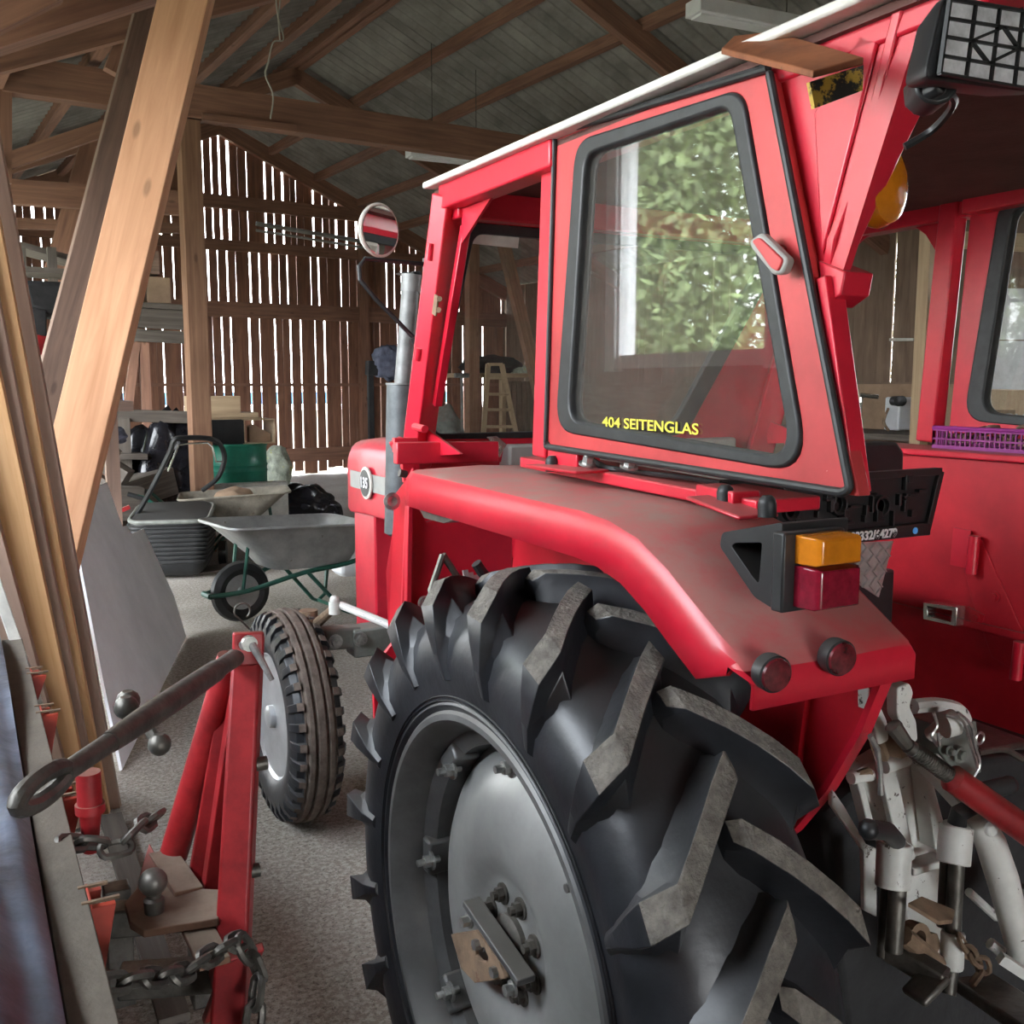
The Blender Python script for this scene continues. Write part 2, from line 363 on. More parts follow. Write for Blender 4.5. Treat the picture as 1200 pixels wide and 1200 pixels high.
# gable wall: vertical boards with gaps
g=MB();rr=random.Random(5)
def boards(mb,P3,u0,u1,zlo,zhi,gap,th=.025,wmin=.09,wmax=.15,big=.5):
    u=u0
    while u<u1:
        w=rr.uniform(wmin,wmax);zt=min(zhi(u+w/2),99);zb=zlo(u)
        if zt>zb+.05: mb.bar(P3(u+w/2,zb),P3(u+w/2+rr.uniform(-.006,.006),zt),w,th,P3(u,1)*0+NRM)
        q=gap(u+w,0); u+=w+q
NRM=B(0,1,0)-B(0,0,0)
def gapA(u,_):
    if u<2.0 : return rr.choice([.004,.03,.02])
    return rr.choice([.0,.006,.012,.034,.040,.022]) if u<7.2 else rr.choice([.0,.004,.012,.03])
def gapB(u,_): return rr.choice([.0,.008,.016,.026,.022,.012]) if u<7.2 else rr.choice([.0,.006,.02])
def gapC(u,_):
    return rr.choice([.0,.012,.024,.028,.02,.006]) if u<7.0 else rr.choice([.0,.0,.012,.03])
boards(g,lambda u,z:B(u,WF,z),UL,UR,lambda u:3.62,lambda u:min(roofz(u)-.10,9),gapA)
boards(g,lambda u,z:B(u,WF,z),UL,UR,lambda u:2.62,lambda u:3.66,gapB)
boards(g,lambda u,z:B(u,WF,z),UL,UR,lambda u:.06+.05*sin(u*7),lambda u:2.66,gapC)
o=g.build('wall_back','w_wall',flat=True);struct(o)
t=0
def trim(mb,mat='w_beam'):
    global t
    t+=1;return struct(mb.build('trim_%d'%t,mat,flat=True))
q=MB()
for z,h in((4.29,.20),(3.64,.16),(2.66,.24),(1.49,.05),(.34,.22)): q.bar(B(UL,WF-.08,z),B(UR,WF-.08,z),.10,h)
q.bar(B(7.05,WF-.12,0),B(7.05,WF-.12,3.9),.16,.12,NRM)
for s in(-1,1):
    e=UL if s<0 else UR; q.bar(B(RU,WF-.1,RZ-.16),B(e,WF-.1,roofz(e)-.16),.1,.22)
trim(q)
# right wall (lighter boards), left wall with window
rwin=[(5.15,5.45,1.62,2.05),(3.0,4.5,1.45,2.9)]
q=MB();w=WN
while w<WF:
    ww=rr.uniform(.13,.2);c=w+ww/2
    segs=[(1.52,roofz(UR)-.02)]
    for a,b_,z0,z1 in rwin:
        if a<c<b_:
            ns=[]
            for s0,s1 in segs:
                if z0<s1 and z1>s0:
                    if z0>s0: ns.append((s0,z0))
                    if z1<s1: ns.append((z1,s1))
                else: ns.append((s0,s1))
            segs=ns
    for s0,s1 in segs: q.bar(B(UR,c,s0),B(UR,c,s1),ww,.025,B(1,0,0)-B(0,0,0))
    w+=ww+rr.choice([0,0,0,.004,.02])
q.bar(B(UR+.02,WN,.76),B(UR+.02,WF,.76),.03,1.52)
struct(q.build('wall_right','w_wallr',flat=True))
LW=(1.0,4.75,1.62,2.86);LD=(5.7,10.6,.0,2.6)   # left wall: window band, and an unseen opening added to light the floor
q=MB();zt=roofz(UL)
for a,b_,z0,z1 in((WN,LW[0],0,zt),(LW[1],LD[0],0,zt),(LD[1],WF,0,zt),(LD[0],LD[1],LD[3],zt),(LW[0],LW[1],0,LW[2]),(LW[0],LW[1],LW[3],zt)):
    n=max(1,int((b_-a)/.17));
    for i in range(n):
        c=a+(i+.5)*(b_-a)/n;q.bar(B(UL,c,z0),B(UL,c,z1),(b_-a)/n-.001,.03,B(1,0,0)-B(0,0,0))
struct(q.build('wall_left','w_wall',flat=True))
q=MB()
for w0 in(LW[0],2.15,3.36,LW[1]): q.bar(B(UL+.03,w0,LW[2]-.05),B(UL+.03,w0,LW[3]+.05),.10,.09,B(1,0,0)-B(0,0,0))
for z0 in(LW[2],LW[3]): q.bar(B(UL+.03,LW[0],z0),B(UL+.03,LW[1],z0),.07,.07)
q.bar(B(UL+.05,4.66,LW[2]),B(UL+.05,4.66,LW[3]),.03,.05,B(1,0,0)-B(0,0,0));q.bar(B(UL+.05,3.25,LW[2]),B(UL+.05,3.25,LW[3]),.03,.05,B(1,0,0)-B(0,0,0))
for w0 in(LW[1]+.03,3.36,2.15,LW[0]-.03): q.bar(B(UL-.14,w0,LW[2]-.05),B(UL-.14,w0,LW[3]+.05),.03 if w0!=3.36 else .07,.24,B(1,0,0)-B(0,0,0)) if 0 else q.bar(B(UL-.10,w0,(LW[2]+LW[3])/2),B(UL,w0,(LW[2]+LW[3])/2),.03 if w0!=3.36 else .06,LW[3]-LW[2]+.1)
struct(q.build('window_1','lampwhite',flat=True))
q=MB()
for w0 in(3.0,3.75,4.5): q.bar(B(UR-.02,w0,1.45),B(UR-.02,w0,2.9),.07,.06,B(1,0,0)-B(0,0,0))
for z0 in(1.45,2.9): q.bar(B(UR-.02,3.0,z0),B(UR-.02,4.5,z0),.07,.06)
struct(q.build('window_2','lampwhite',flat=True))
# wall behind the camera: unseen opening added and sized for fill light
q=MB()
for a,b_,z0,z1 in((UL,FILL_OPENING[0],0,None),(FILL_OPENING[1],UR,0,None),(FILL_OPENING[0],FILL_OPENING[1],FILL_OPENING[2],None)):
    n=max(1,int((b_-a)/.17))
    for i in range(n):
        c=a+(i+.5)*(b_-a)/n;q.bar(B(c,WN,z0),B(c,WN,roofz(c)-.02),(b_-a)/n+.002,.03,NRM)
struct(q.build('wall_front','w_wall',flat=True))
# roof sheets
for s,nm in((-1,'ceiling'),(1,'ceiling.001')):
    ext=(RU-UL+.3) if s<0 else (UR-RU+.3)
    def fn(a,b,s=s,ext=ext):
        w=WN-.3+(WF-WN+.35)*a; u=ext*b
        return B(RU+s*u,w,RZ-SL*u+.032*sin(2*pi*w/.177))
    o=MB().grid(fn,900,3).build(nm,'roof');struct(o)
# purlins
PU=MB()
for s in(-1,1):
    lim=(RU-UL) if s<0 else (UR-RU)
    k=.06
    while k<lim:
        u=RU+s*k;z=RZ-SL*k-.085;PU.bar(B(u,WN,z),B(u,WF-.05,z),.09,.11);k+=.74
trim(PU)
def truss(w,tie_z=None,hh=.16,u0=UL,u1=UR):
    q=MB()
    for s in(-1,1):
        e=u0 if s<0 else u1
        q.bar(B(RU-s*.05,w,RZ-.22),B(e,w,roofz(e)-.22),.10,hh)
    return q
q=truss(12.5,hh=.19);q.bar(B(RU-1.6,w:=12.4,RZ-1.0),B(RU+1.6,12.4,RZ-1.0),.05,.14) if False else None
trim(q)
trim(truss(7.6,hh=.20),'w_beam'); trim(truss(1.5,hh=.19))
# tie beam, posts, braces
def timber(name,label,cat,a,b,w,h,mat,up=(0,0,1),group=None,bev=.004):
    mb=MB();mb.bar(a,b,w,h,up);o=mb.build(name,mat,flat=True,bevel=bev);return tag(o,label,cat,group)
TW=9.0
tb=thing('tie_beam','long horizontal brown tie beam crossing the barn under the roof','beam',B(1.6,TW,3.89))
MB().bar(B(1.0,TW,3.89),B(8.35,TW,3.89),.16,.28).build('beam_timber','w_beam',tb,flat=True,bevel=.004)
MB().bar(P(235,138,W=8.95),P(345,152,W=8.95),.12,.06).build('splice_board','w_beam',tb,flat=True)
timber('timber_post','upright square brown post behind the dirty wheelbarrow, under the tie beam','post',B(2.43,TW+.02,0),B(2.43,TW+.02,3.74),.17,.17,'w_post',up=NRM)
# bright brace
a=P(233,-60,W=4.45);b=P(78,585,W=4.3)
d=(b-a).normalized();b=b+d*((b.z-.0)/-d.z)
timber('timber_brace','thick new pale sawn timber leaning as a brace, brightly lit in its middle','beam',a,b,.195,.12,'w_brace',up=NRM+.45*(B(1,0,0)-B(0,0,0)))
a=P(182,0,W=6.35);b=P(66,440,W=6.25);d=(b-a).normalized();b=b+d*((b.z-.0)/-d.z)
timber('timber_brace','dark brown slanting timber brace directly behind the bright pale one','beam',a,b,.19,.11,'w_beam2',up=NRM)
q=MB()
def pb(p0,p1,w,wd,h=.1): q.bar(P(*p0,W=w),P(*p1,W=w),h,wd)
pb((-40,52),(185,-20),5.5,.13);pb((-40,62),(185,-10),5.6,.1)
pb((-10,196),(130,148),9,.12);pb((-30,222),(225,240),9.5,.2);pb((5,105),(5,215),9,.1)
pb((150,30),(130,85),8,.10);pb((105,170),(60,330),10,.16);pb((-20,20),(60,-20),5,.16)
pb((20,262),(215,268),11.,.10);
trim(q)
# strip lights
for i,(pp,uu,lab,L2) in enumerate((((478,178),(1,0),'white boxy strip light hanging from the roof near the grey exhaust stack',1.1),((812,8),(1,0),'white strip light hanging above the tractor cab roof',1.0))):
    c=P(*pp,Z=4.0) if i==0 else P(*pp,Z=4.05); u0,w0=uw(c)
    e=thing('strip_light',lab,'ceiling light',B(u0,w0,c.z),'fluorescent lights under the roof')
    dv=B(u0+L2,w0-.12,c.z-.0)
    MB().bar(B(u0,w0,c.z),dv,.18,.10).build('lamp_housing','lampwhite',e,bevel=.006)
    MB().bar(B(u0+.03,w0,c.z-.055),B(u0+L2-.03,w0-.12,c.z-.055),.12,.02).build('lamp_cover','lampwhite',e,bevel=.004)
    MB().tube([B(u0+.3,w0,c.z+.03),B(u0+.3,w0,roofz(u0+.3)-.1)],.004,6).build('hanger','steel',e)
    MB().tube([B(u0+.8,w0-.1,c.z+.03),B(u0+.8,w0-.1,roofz(u0+.8)-.1)],.004,6).build('hanger','steel',e)
q=MB();q.tube([P(300,262,W=15.6),P(425,283,W=15.6)],.035,8);q.tube([P(300,270,W=15.62),P(425,290,W=15.62)],.02,8)
tag(q.build('conduit','grey'),'long grey tube fixed along the upper boards of the slatted wall','pipe')
st=catmull([P(322,-12,W=6.6),P(326,20,W=6.6),P(332,46,W=6.6),P(320,50,W=6.6),P(314,75,W=6.6),P(311,88,W=6.6),P(320,112,W=6.6),P(317,139,W=6.6)],6)
q=MB();q.tube(st,.0055,6);q.tube([P(330,-12,W=6.6),P(326,20,W=6.6),P(328,47,W=6.6)],.0055,6)
tag(q.build('twine','string'),'crumpled white twine dangling from the roof timbers','string')
# outside: blue sheet, trees, beyond the slats
q=MB();q.bar(B(1,WF+1.5,1.25),B(10,WF+1.5,1.25),.02,.22);[q.bar(B(u_,WF+1.55,-.06),B(u_,WF+1.55,1.3),.05,.05,NRM) for u_ in(1.3,5.5,9.7)];tag(q.build('barrier_tape','blue'),'blue band outside seen through the gaps of the slatted wall','tape')
def tree(loc,h,r,label,seed):
    R=random.Random(seed);e=thing('tree',label,'tree',loc,'trees outside the side window');L0=Vector(loc)
    MB().tube([L0,L0+Vector((.1,.0,h*.5)),L0+Vector((0,.1,h*.95))],[.17,.12,.03],8).build('trunk','trunk',e)
    q=MB()
    for i in range(int(5500+2200*r)):
        th=R.uniform(0,2*pi);f=R.random()**.6;z=R.uniform(.04,1);rr_=r*f*(1-abs(z-.4)*.9)
        c=L0+Vector((rr_*cos(th),rr_*sin(th),z*h));s=R.uniform(.05,.12)
        a=Vector((R.gauss(0,1),R.gauss(0,1),R.gauss(0,1))).normalized();b=a.orthogonal().normalized()
        q.add([c+a*s,c+b*s*.5,c-a*s,c-b*s*.5],[(0,1,2,3)])
    q.build('foliage','leaf',e,flat=True)
tree(B(-5.6,11.9,0),7.5,2.3,'leafy green tree outside, mirrored in the left of the cab door glass',1)
tree(B(-4.85,11.0,0),6.2,1.8,'lower yellow green tree outside, mirrored in the middle of the door glass',2)
tree(B(-11.2,12.5,0),9,2.7,'tall dark tree outside, mirrored on the right of the door glass',3)
tree(B(-9.5,17.5,0),11,3.0,'distant tall tree outside, mirrored behind the nearer trees',4)
tree(B(14.5,8.,0),8,3.,'tree outside beyond the right-hand window',5)
# ================================================================= THINGS AT THE LEFT AND BACK
# leaning grey panel
A0=P(140,905,Z=0);B0=P(216,748,Z=0);ab=(B0-A0).normalized();nh=Vector((-ab.y,ab.x,0))
if nh.x>0:nh=-nh
lean=(nh*sin(rad(22))+Vector((0,0,1))*cos(rad(22)));pn=ab.cross(lean).normalized()
pp=[Ppl(*q_,A0,pn) for q_ in((140,905),(216,748),(202,700),(166,620),(152,627),(146,617),(141,618),(123,566),(78,586),(95,680),(118,800))]
pp=[p_ if p_.z>0 else Vector((p_.x,p_.y,.005)) for p_ in pp]
o=MB().prism(pp,pn*.012).build('stepped_sheet','sheet',flat=True);tag(o,'large grey white panel with a stepped edge leaning behind the wooden boards','panel')
# leaning boards: bottom pixel, top pixel (extends above), widths
def leanboard(label,bpx,tpx,wd,th,Yt,mat,yaw=0,zb=.0):
    a=P(*bpx,Z=zb) if zb is not None else P(*bpx)
    t_=P(*tpx,Y=Yt);d=(t_-a).normalized()
    up=Vector((cos(yaw),sin(yaw),0))
    sx=d.cross(up).normalized()
    mb=MB();e=a+d*2.9;mb.bar(a,e,th,wd,up)
    o=mb.build('leaning_board',[mat],flat=True,bevel=.002);tag(o,label,'board','long boards leaning at the left');return o
yw=rad(-18)
spec=[((116,950),(-18,215),.15,.028,3.85,'w_plank','front wide greyish board with a brown face, rightmost of the leaning boards'),
 ((101,957),(-30,262),.16,.026,3.75,'w_edge','leaning board with an orange edge, just left of the rightmost board'),
 ((92,962),(-42,300),.16,.026,3.7,'w_plank','leaning board third from the right, dark face between two orange edges'),
 ((84,968),(-52,340),.16,.026,3.65,'w_edge','leaning board fourth from the right with an orange edge'),
 ((66,975),(-85,430),.17,.028,3.6,'w_plank','leftmost leaning board with a broad tan face')]
for b_,t__,wd,th,Yt,mt,lb in spec: leanboard(lb,b_,t__,wd,th,Yt,mt,yw)
mb=MB();mb.bar(P(52,850,Y=3.1),P(-20,640,Y=3.2),.09,.03,(1,0,0));tag(mb.build('white_board','offwhite',bevel=.003),'white painted board leaning at the far left edge','board')
# scrap timber pile
def scrap(a,b,w,h,mat,label,up=(0,0,1),name='scrap_timber',cat='timber'):
    mb=MB();mb.bar(a,b,w,h,up);return tag(mb.build(name,mat,flat=True,bevel=.004),label,cat,'scrap timber heaped at the left wall')
scrap(P(84,548,Y=9.0),P(146,585,Y=8.9),.16,.14,'w_old','dark weathered beam slanting over the scrap heap, its long side to the front')
scrap(P(86,520,Y=8.6),P(150,560,Y=8.4),.15,.12,'w_old','weathered beam at the top of the scrap heap, slanting down to the right')
scrap(P(92,498,Y=8.9),P(135,535,Y=8.7),.12,.10,'w_old','short weathered timber stub on top of the scrap heap')
scrap(P(96,512,Y=8.7),P(118,530,Y=8.5),.16,.05,'w_light','short pale offcut board on the scrap heap')
scrap(P(125,553,Y=8.85),P(150,557,Y=8.85),.10,.09,'w_light','small pale wood block with a dark round knot')
scrap(P(100,588,Y=8.75),P(165,590,Y=8.8),.20,.28,'w_old','broad dark plank low in front of the scrap heap')
scrap(P(130,575,Y=8.5),P(215,580,Y=8.7),.3,.06,'grey','grey flat slab lying behind the lawn mower','',name='slab',cat='slab') if False else None
mb=MB();mb.sphere(P(134,555,Y=8.78),.045,12,sc=(1,.5,1));
tag(mb.build('timber_knot','steel'),'dark round ring on the pale wood block','ring')
scrap(P(112,590,Y=9.3),P(195,562,Y=9.6),.3,.25,'w_old','wide dark plank stack behind the leaning grey panel')
mb=MB();mb.bar(P(112,610,Y=7.95),P(152,594,Y=7.95),.03,.03);tag(mb.build('red_bar','impl'),'thin dull red bar beside the lawn mower','bar')
# stuff under heap so it rests on floor
mb=MB();
for i in range(9):
    x0=P(85+i*6,600,Y=9.1+.1*(i%3));mb.bar(Vector((x0.x-.1,x0.y-.2,.07+.1*(i%4))),Vector((x0.x+.25,x0.y+.3,.10+.1*(i%4))),.18,.12)
mb.bar(Vector((.3,9.0,.2)),Vector((.8,9.9,.22)),.7,.4);mb.bar(Vector((.4,9.0,.55)),Vector((.7,9.8,.5)),.5,.3)
tag(mb.build('timber_heap','w_old',flat=True),'low heap of dark old timber under the scrap beams','timber heap',kind='stuff')
# weathered trestle
e=thing('timber_trestle','grey weathered timber rail on an upright, behind the scrap heap','trestle',P(155,560,Y=9.6)*1)
MB().bar(P(116,486,Y=9.6),P(222,489,Y=9.6),.08,.11).build('rail','w_old',e,flat=True,bevel=.004)
a=P(143,490,Y=9.58);MB().bar(Vector((a.x,a.y,0)),a,.12,.10,(0,1,0)).build('upright','w_old',e,flat=True,bevel=.004)
mb=MB();mb.bar(P(130,534,Y=9.55),P(170,534,Y=9.55),.3,.05);mb.build('foot_board','w_old',e,flat=True)
# blobs: cloth/bags
def blob(name,c,r,sc,mat,label,cat,seed=1,am=.25,fr=3.,flat0=True,group=None):
    from mathutils import noise
    bm=bmesh.new();bmesh.ops.create_icosphere(bm,subdivisions=4,radius=1)
    for v in bm.verts:
        n=noise.noise(v.co*fr+Vector((seed*7,0,0)));n2=noise.noise(v.co*fr*2.7+Vector((0,seed*5,0)))
        v.co*=1+am*n+am*.5*abs(n2)
        v.co=Vector((v.co.x*r*sc[0],v.co.y*r*sc[1],v.co.z*r*sc[2]))
        if flat0 and v.co.z<-r*sc[2]*.75: v.co.z=-r*sc[2]*.75
    me=bpy.data.meshes.new(name);bm.to_mesh(me);bm.free();me.materials.append(m_[mat]);me.polygons.foreach_set('use_smooth',[True]*len(me.polygons))
    o=bpy.data.objects.new(name,me);COL.objects.link(o);c=Vector(c);o.location=c+Vector((0,0,r*sc[2]*.75 if flat0 else 0));return tag(o,label,cat,group)
blob('garbage_bag',P(347,618,Z=0),.42,(1.0,.6,.62),'bag','crumpled black plastic bag lying behind the galvanised wheelbarrow','bag',2,.3,2.2)
c=P(193,590,Y=9.75);blob('tarp_heap',(c.x,c.y,0),.60,(.60,.42,1.12),'bag','heap of shiny black plastic sheeting beside the brown post','tarp',4,.35,2.)
blob('cloth',P(128,520,Y=9),.13,(1,1,.7),'denim','crumpled grey blue cloth on top of the scrap heap','cloth',5,.3,3)
blob('grain_sack',P(325,572,Z=0),.33,(.62,.45,1.05),'bagy','upright white green printed sack right of the green drum','sack',6,.18,2.5)
blob('rag',P(456,425,Y=10.75),.2,(.9,.5,.9),'denim','blue grey rag hanging left of the exhaust stack','rag',7,.35,2.2,flat0=False)
mb=MB();mb.bar(P(430,431,Y=10.8),P(500,436,Y=10.8),.12,.16);[mb.bar(Vector((P(x_,440,Y=10.8).x,10.86,0)),P(x_,436,Y=10.8)+Vector((0,.06,0)),.06,.06,(0,1,0)) for x_ in(436,494)];tag(mb.build('wall_shelf','sacky',flat=True),'dark shelf board behind the exhaust stack under the rag','shelf')
# green drum
dc=P(279,545,Y=10.4);dc.z=0;e=thing('steel_drum','green steel drum with pressed ribs beside the brown post','drum',dc)
pr_=[(0,0)];z0=.0
prof=[(.02,.0),(.02,.285),(.06,.29),(.34,.29),(.36,.30),(.38,.29),(.60,.29),(.62,.30),(.64,.29),(.66,.29),(.68,.30),(.70,.29),(.86,.29),(.88,.30),(.90,.29),(.885,.27),(.88,.0)]
MB().lathe(prof,dc,(0,0,1),40).build('drum_body','barrel',e)
mb=MB();mb.box(dc+Vector((0,-.36,.26)),(.8,.12,.52));o=mb.build('foam_block','offwhite',bevel=.01);tag(o,'white block standing in front of the green drum','block')
e=thing('open_box','open black sided wooden box on top of the green drum','box',dc+Vector((0,0,.9)))
bx=dc+Vector((-.1,0,1.02))
mb=MB();mb.box(bx+Vector((-.13,0,0)),(.52,.4,.25));mb.build('box_body','black',e,bevel=.004)
mb=MB()
mb.box(bx+Vector((.28,0,.12)),(.34,.4,.012));mb.box(bx+Vector((.28,0,-.12)),(.34,.4,.012));mb.box(bx+Vector((.44,0,0)),(.012,.4,.25));mb.box(bx+Vector((.13,0,0)),(.012,.4,.25))
mb.box(bx+Vector((-.08,-.0,.135)),(.8,.42,.015))
mb.build('box_frame','w_light',e,flat=True)
mb=MB();mb.prism([bx+Vector((.2,-.1,-.11)),bx+Vector((.42,-.1,-.11)),bx+Vector((.42,-.1,-.03)),bx+Vector((.25,-.1,.07)),bx+Vector((.2,-.1,.05))],(0,.1,0));mb.build('box_content','card',e)
mb=MB();mb.box(bx+Vector((-.14,0,.26)),(.48,.4,.2));tag(mb.build('wooden_crate','w_light',flat=True,bevel=.004),'pale closed wooden box on top of the black box on the drum','box')
mb=MB();mb.box(bx+Vector((.02,-.05,.17)),(.5,.36,.05));tag(mb.build('pale_board','w_light',flat=True,bevel=.004),'short pale board between the two boxes on the drum','board')
c=P(210,506,Y=10.5);mb=MB();mb.box((c.x,c.y,.5),(.3,.4,1.0));tag(mb.build('black_cabinet','black',bevel=.01),'black box standing left of the brown post','cabinet')
# loft platform with boxes
e=thing('loft_platform','grey plank platform high up beside the brown post','platform',P(180,380,W=10.5)*1)
for i in range(5):
    a=P(145,357+i*.5,W=10.2+i*.3);b=P(222,362+i*.5,W=10.2+i*.3);MB().bar(a,b,.28,.05).build('platform_plank','w_old',e,flat=True)
MB().bar(P(145,372,W=10.1),P(222,376,W=10.1),.05,.18).build('fascia_board','w_old',e,flat=True)
MB().bar(P(145,392,W=10.3),P(222,396,W=10.3),.05,.12).build('fascia_board','w_old',e,flat=True)
for (x0,y0,x1,y1,lb,mt) in((171,324,200,356,'rightmost cardboard box on the loft platform','card'),(146,322,165,354,'narrow cardboard box on the loft platform, partly behind the pale brace','card'),(160,293,187,322,'cardboard box stacked above the other two on the loft platform','beam')):
    a=P(x0,y0,W=10.5);b=P(x1,y1,W=10.5);mb=MB();mb.box(((a.x+b.x)/2,a.y+.15,(a.z+b.z)/2),(b.x-a.x,.35,a.z-b.z));tag(mb.build('cardboard_box','card' if mt=='card' else 'w_beam2',bevel=.006),lb,'box','boxes on the loft platform')
q=MB();
for x in(168,222): 
    a=P(x,400,W=10.4);q.bar(Vector((a.x,a.y,0)),a,.09,.09,(0,1,0))
q.bar(P(150,478,W=10.4)*1,P(160,390,W=10.4),.08,.1,(0,1,0))
q.build('support_post','w_beam',e,flat=True)
# left high storage: dark hopper, cabinet, drum with red lid
mb=MB();mb.prism([P(26,328,W=6.5),P(78,330,W=6.5),P(74,372,W=6.5),P(34,362,W=6.5)],NRM*.4);tag(mb.build('dark_bag','sacky',bevel=.03),'dark grey sagging bag on the upper left rack','bag')
mb=MB();mb.prism([P(34,360,W=6.5),P(55,362,W=6.5),P(55,394,W=6.5),P(36,394,W=6.5)],NRM*.3);tag(mb.build('machine_box','sacky',bevel=.01),'dark metal box above the red lid at the left','box')
dcx=P(44,470,W=6.6);e=thing('white_drum','white drum with a red lid partly hidden behind the pale brace','drum',dcx)
r_=(P(66,430,W=6.6)-P(24,430,W=6.6)).length/2;zt=P(44,418,W=6.6).z;zr=P(44,392,W=6.6).z
MB().lathe([(0,0),(0,r_*.9),(.05,r_),(zt-dcx.z-.1,r_),(zt-dcx.z,r_*.8),(zt-dcx.z,0)],dcx,(0,0,1),32).build('drum_body','jerry',e)
MB().lathe([(zt-dcx.z+.01,0),(zt-dcx.z+.01,r_*1.05),(zr-dcx.z-.02,r_*1.08),(zr-dcx.z,r_),(zr-dcx.z,0)],dcx,(0,0,1),32).build('drum_lid','impl',e)
q=MB();q.bar(dcx+Vector((-.5,.0,-.03)),dcx+Vector((.5,0,-.03)),.6,.06);
for s in(-.4,.4):q.bar(Vector((dcx.x+s,dcx.y,0)),dcx+Vector((s,0,-.05)),.08,.08,(0,1,0))
tag(q.build('rack_shelf','w_beam2',flat=True),'rough timber shelf carrying the white drum with red lid','shelf')
q=MB()
for z in(P(30,312,W=8).z,P(30,300,W=8.3).z): q.bar(P(15,305,W=8)*1,P(70,318,W=8),.4,.04);
q=MB();q.bar(P(20,290,W=8.4),P(80,306,W=8.4),.4,.04);q.bar(P(20,318,W=8),P(80,322,W=8),.4,.04);[q.bar(B(*uw(P(x_,318,W=8.1)),0),P(x_,290,W=8.1),.06,.06,NRM) for x_ in(24,60)];tag(q.build('stored_planks','w_old',flat=True),'dark planks stored high up under the roof at the far left','planks')
# lawn mower with grass box
mc=P(207,672,Z=0);e=thing('lawn_mower','black lawn mower with ribbed grass box and bent handle','lawn mower',mc)
def bl(dx,dy,dz): return mc+Vector((dx*.95+dy*.3,dy*.95-dx*.3,dz))
q=MB();rings=[]
for z,w,l,k in((.02,.20,.22,.0),(.05,.24,.26,.0),(.12,.27,.29,0)): rings.append((z,w,l))
zz=.12;w=.27
while zz<.42:
    rings.append((zz+.004,w,.29));rings.append((zz+.012,w+.008,.30));rings.append((zz+.026,w+.008,.30));rings.append((zz+.03,w,.29));zz+=.034;w+=.004
rg=[rpoly([bl(-w,-l,z),bl(w*.95,-l,z),bl(w,l,z),bl(-w,l,z)],.09,4) for z,w,l in rings];q.loft(rg)
q.build('grass_box','black',e)
q=MB();ztp=zz
rg=[rpoly([bl(-.30,-.31,z),bl(.29,-.31,z),bl(.29,.28,z+dz_),bl(-.30,.28,z+dz_)],.12,4) for z,dz_ in((ztp,.06),(ztp+.035,.07))];rg.append(rpoly([bl(-.26,-.28,ztp+.05),bl(.25,-.28,ztp+.05),bl(.25,.28,ztp+.12),bl(-.26,.28,ztp+.12)],.1,4));q.loft(rg);q.build('box_lid','black',e);q=MB();q.tube(rpoly([bl(-.30,-.31,ztp+.03),bl(.29,-.31,ztp+.03),bl(.29,.28,ztp+.10),bl(-.30,.28,ztp+.10)],.12,4),.018,8,closed=True);q.build('lid_rim','axlegrey',e)
q=MB();q.lathe([(-.03,0),(-.03,.10),(.03,.10),(.03,0)],bl(-.33,.05,.1),(.95,-.3,0),20);q.build('wheel','black',e)
q=MB();q.lathe([(-.03,0),(-.03,.10),(.03,.10),(.03,0)],bl(.33,.35,.1),(.95,-.3,0),20);q.build('wheel','black',e)
q=MB();q.tube(rpoly([bl(-.33,.2,.15),bl(-.33,.15,.2)],0,1)[:0] or catmull([P(150,618,Y=8.3),P(172,583,Y=8.1),P(198,532,Y=7.9),P(204,516,Y=7.85),P(215,513,Y=7.85),P(245,514,Y=7.9),P(258,521,Y=7.95),P(263,538,Y=8.0),P(255,560,Y=8.1),P(238,574,Y=8.3)],5),.02,8);q.build('handle','black',e)
q=MB();q.tube([P(197,552,Y=7.9),P(209,522,Y=7.85),P(218,520,Y=7.85),P(243,519,Y=7.9),P(249,524,Y=7.95),P(253,541,Y=8),P(265,541,Y=8)],.008,6);q.build('brake_bail','chrome',e)
q=MB();q.box(bl(-.15,.55,.2),(.5,.5,.22),rz=-.3);q.build('mower_deck','black',e,bevel=.04)
